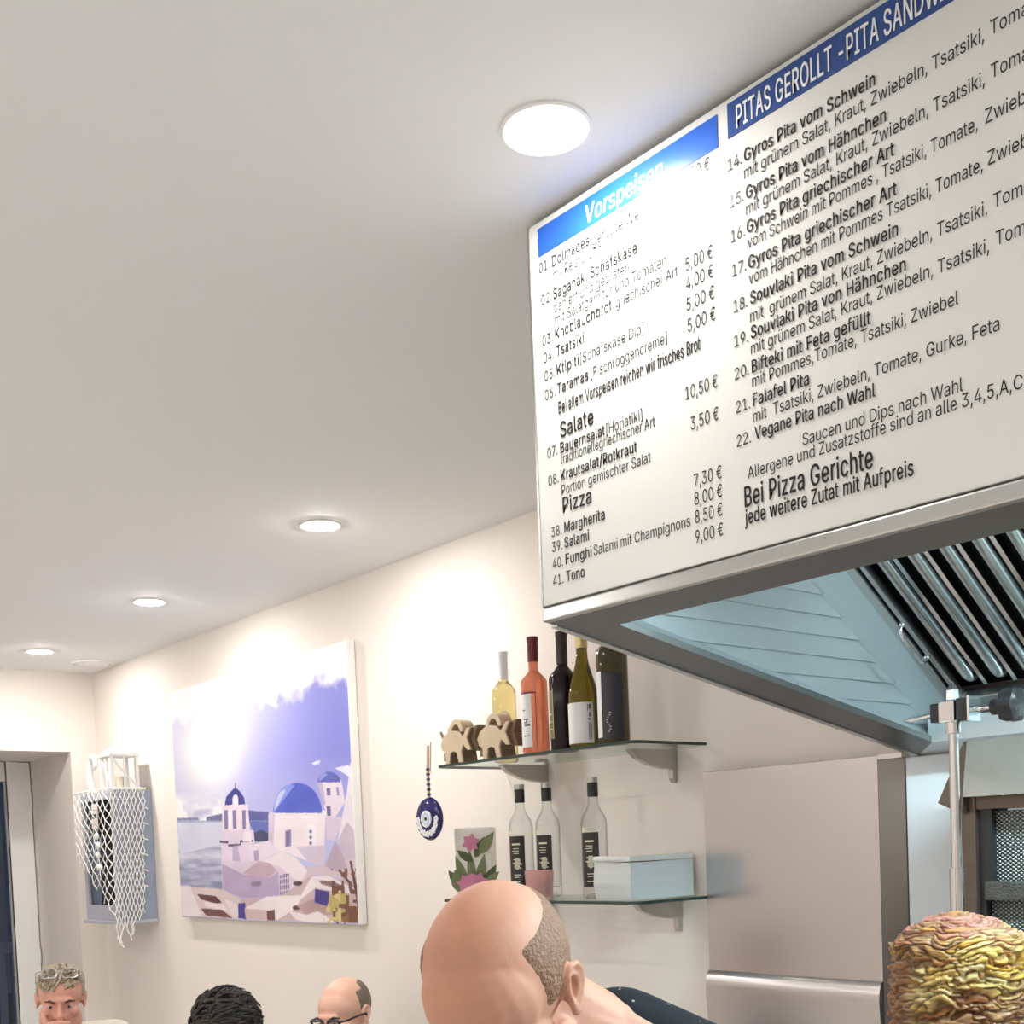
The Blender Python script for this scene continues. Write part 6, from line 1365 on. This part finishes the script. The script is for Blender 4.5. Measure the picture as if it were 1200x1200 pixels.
def seated(name_label, hc, yaw, pitch, roll, skin, shirt_mat, voxel=.0048, hand_to_face=False, trousers=None, sh=.235):
    f = Vector((math.sin(yaw), -math.cos(yaw), 0)); r = Vector((math.cos(yaw), math.sin(yaw), 0))   # facing, its left side in the picture = +r
    Mh = Matrix.Translation(hc) @ RZ(yaw) @ RY(roll) @ RX(pitch)
    z0 = hc.z
    nk = hc - f * .05 + Vector((0, 0, -.155)); shz = z0 - sh
    Ls = hc - f * .05 + r * .175; Ls.z = shz; Rs = hc - f * .05 - r * .175; Rs.z = shz
    ch = hc - f * .06; ch.z = z0 - .40; pv = hc - f * .10; pv.z = z0 - .62
    kz = max(.47, pv.z); Lk = pv + f * .27 + r * .11; Rk = pv + f * .27 - r * .11; Lk.z = Rk.z = pv.z
    La = Lk + f * .02; Ra = Rk + f * .02; La.z = Ra.z = .08
    Le = Ls + r * .06 + f * .10 + Vector((0, 0, -.27)); Re = Rs - r * .06 + f * .10 + Vector((0, 0, -.27))
    Lw = Le + f * .20 - r * .12; Rw = Re + f * .20 + r * .12
    hands = []
    if hand_to_face:
        Re = Rs + f * .22 + r * .02 + Vector((0, 0, -.20)); Rw = hc + f * .105 - r * .020 + Vector((0, 0, -.155))
        fc = hc + f * .118 - r * .004                        # fist closed in front of the mouth
        hands.append(('c', Rw, fc + Vector((0, 0, -.095)), .027, .029))
        hands.append(('e', fc + Vector((0, 0, -.088)), (.034, .026, .030), RZ(yaw).to_3x3()))
        for k in range(4):
            z_ = -.066 - k * .018; L = (.034, .036, .034, .029)[k]
            a_ = fc - r * (L * .9) + f * .006 + Vector((0, 0, z_)); b_ = fc - r * .006 + f * .026 + Vector((0, 0, z_ + .004)); c_ = fc + r * .030 + f * .012 + Vector((0, 0, z_))
            hands += [('c', a_, b_, .0098, .0098), ('c', b_, c_, .0098, .0088)]
        ib = fc - r * .036 - f * .006 + Vector((0, 0, -.085)); im = hc + f * .098 - r * .050 + Vector((0, 0, -.058)); it = hc + f * .080 - r * .060 + Vector((0, 0, -.030))
        hands += [('c', ib, im, .0115, .0102), ('c', im, it, .0102, .0085)]
    else: hands.append(('h', Rw, f * .6 + r * .6, (0, 0, -1), -1, .4))
    hands.append(('h', Lw, f * .6 - r * .6, (0, 0, -1), 1, .4))
    Rr = RZ(yaw).to_3x3()
    torso = [('c', Ls, Rs, .058, .058), ('c', nk, Ls, .055, .052), ('c', nk, Rs, .055, .052), ('e', ch, (.17, .12, .20), Rr), ('c', ch, pv, .135, .145), ('e', pv, (.175, .14, .11), Rr)]
    arms = [('c', Ls, Le, .048, .038), ('c', Le, Lw, .038, .026), ('c', Rs, Re, .048, .038), ('c', Re, Rw, .038, .026)]
    legs = [('c', pv + r * .085, Lk, .085, .058), ('c', Lk, La, .056, .04), ('c', pv - r * .085, Rk, .085, .058), ('c', Rk, Ra, .056, .04)]
    feet = [('c', La + Vector((0, 0, -.04)), La + f * .15 + Vector((0, 0, -.045)), .04, .035), ('c', Ra + Vector((0, 0, -.04)), Ra + f * .15 + Vector((0, 0, -.045)), .04, .035)]
    o = body('person', name_label, Mh, nk, torso + arms + legs + feet + hands, skin, voxel, hc)
    sh = [inf(p, .011) for p in torso] + [inf(p, .011) for p in (arms[0], arms[2])] + [('c', arms[1][1], arms[1][1].lerp(arms[1][2], .8), .05, .04), ('c', arms[3][1], arms[3][1].lerp(arms[3][2], .55), .05, .04)]
    garment(sh, 'shirt', shirt_mat, o, .008)
    garment([inf(p, .011) for p in [torso[5]] + legs], 'trousers', trousers or pm('trouser_cloth', (.05, .06, .09, 1), .8), o, .010)
    return o, Mh, dict(f=f, r=r, nk=nk, Ls=Ls, Rs=Rs)

# ---- man at the back, chin in hand, glasses pushed up in grey hair
hc = Vector((-4.196, 1.432, 1.135))
o, Mh, K = seated('grey-haired man resting his chin on his hand, glasses pushed up on his head', hc, math.radians(69), math.radians(8), math.radians(2), M_skin2, pm('beige_shirt', rgb(206, 200, 186), .8, var=.05), .0040, True, sh=.155)
face_parts(o, Mh)
random.seed(5)
def hair1(d):
    m = max(sm(.30, .52, d.z + .25 * d.y), sm(-.15, .12, d.y) * sm(-.62, -.35, d.z), sm(.72, .86, abs(d.x)) * sm(-.35, -.15, d.z) * sm(-.45, -.25, d.y))
    return .93 + .135 * m + .018 * m * noise.noise(Vector((d.x * 16, d.y * 6, d.z * 16)))
hr = skull_cap(Mh, hair1)
for k in range(150):
    x_ = random.uniform(-.8, .8); y_ = random.uniform(-.85, -.1); z_ = math.sqrt(max(.05, 1 - min(.95, x_ * x_ + y_ * y_)))
    tuft(hr, Mh, (x_, y_, max(z_, .45)), (random.uniform(-.7, .2) - x_ * .2, -1, -.35), random.uniform(.02, .04), random.uniform(.004, .007), random.uniform(.006, .014))
hr.build('grey_hair', M_hair_grey, o, smooth=1.2)
fr_, Mg = glasses(Mh, None, None, o, 'x', math.radians(-35), .052, .016, .0022)
C.objects.unlink(bpy.data.objects['x']); bpy.data.objects.remove(bpy.data.objects['x'])
ge = thing('eyeglasses', 'silver eyeglasses pushed up on the grey-haired man\'s head', 'glasses', hc + Vector((0, 0, .1)))
fr_.build('frame', pm('silver_wire', (.5, .47, .45, 1), .3, .6), ge, smooth=1)
M_lensg = glassy('spectacle_lens', (.93, .94, .95, 1), (.6, .6, .6, 1), .03, .4)
for s in (-1, 1):
    m = MB(); m.ell((s * .033, -.1075, 0), (.023, .0012, .0155), None, 16, 8); m.xform(Mg); m.build('lens', M_lensg, ge, smooth=2)

# ---- dark-haired person seen from behind
hc = Vector((-2.744, 1.337, 1.150))
o, Mh, K = seated('dark-haired person seen from behind, sitting between the two other guests', hc, math.radians(64 + 180), math.radians(6), 0, M_skin3, pm('navy_jumper', (.03, .035, .06, 1), .85), .0048)
face_parts(o, Mh)
random.seed(9)
def hair2(d):
    m = max(sm(.12, .38, d.z + .1 * d.y), sm(-.30, .0, d.y) * sm(-.80, -.6, d.z))
    return .93 + .115 * m + .02 * m * noise.noise(Vector((d.x * 9, d.y * 9, d.z * 9)))
hr = skull_cap(Mh, hair2)
for k in range(520):
    a = random.uniform(0, 2 * PI); z_ = random.uniform(.0, 1); q = math.sqrt(1 - z_ * z_); d = Vector((q * math.cos(a), q * math.sin(a), z_))
    if d.y < -.55 and d.z < .4: continue
    sw = Vector((-1.0 + random.uniform(-.5, .5), random.uniform(-.7, .9), random.uniform(-.2, .35)))
    tuft(hr, Mh, d * 1.0, sw, random.uniform(.022, .045), random.uniform(.003, .006), random.uniform(.003, .013))
hr.build('dark_hair', M_hair_dark, o, smooth=1.2)

# ---- bald man with black glasses
hc = Vector((-3.404, 2.085, 1.068))
o, Mh, K = seated('bald man with black-rimmed glasses looking down to the left', hc, math.radians(20), math.radians(10), math.radians(-3), M_skin3, pm('grey_pullover', rgb(120, 112, 108), .85), .0040)
face_parts(o, Mh)
def hair3(d):
    m = max(sm(.05, .25, d.y) * sm(.90, .70, d.z) * sm(-.8, -.6, d.z), sm(.62, .80, abs(d.x)) * sm(.62, .45, d.z) * sm(-.4, -.2, d.z) * sm(-.30, -.12, d.y))
    return .94 + .085 * m
skull_cap(Mh, hair3).build('cropped_hair', M_hair_short, o, smooth=3)
fr_, Mg = glasses(Mh, None, None, o, 'x', 0, -.002, .0, .0040)
C.objects.unlink(bpy.data.objects['x']); bpy.data.objects.remove(bpy.data.objects['x'])
ge = thing('eyeglasses', 'black-rimmed eyeglasses worn by the bald man', 'glasses', hc + Vector((0, -.1, 0)))
fr_.build('frame', M_black, ge, smooth=1)
for s in (-1, 1):
    m = MB(); m.ell((s * .033, -.1065, 0), (.023, .0012, .0155), None, 16, 8); m.xform(Mg); m.build('lens', M_lensg, ge, smooth=2)
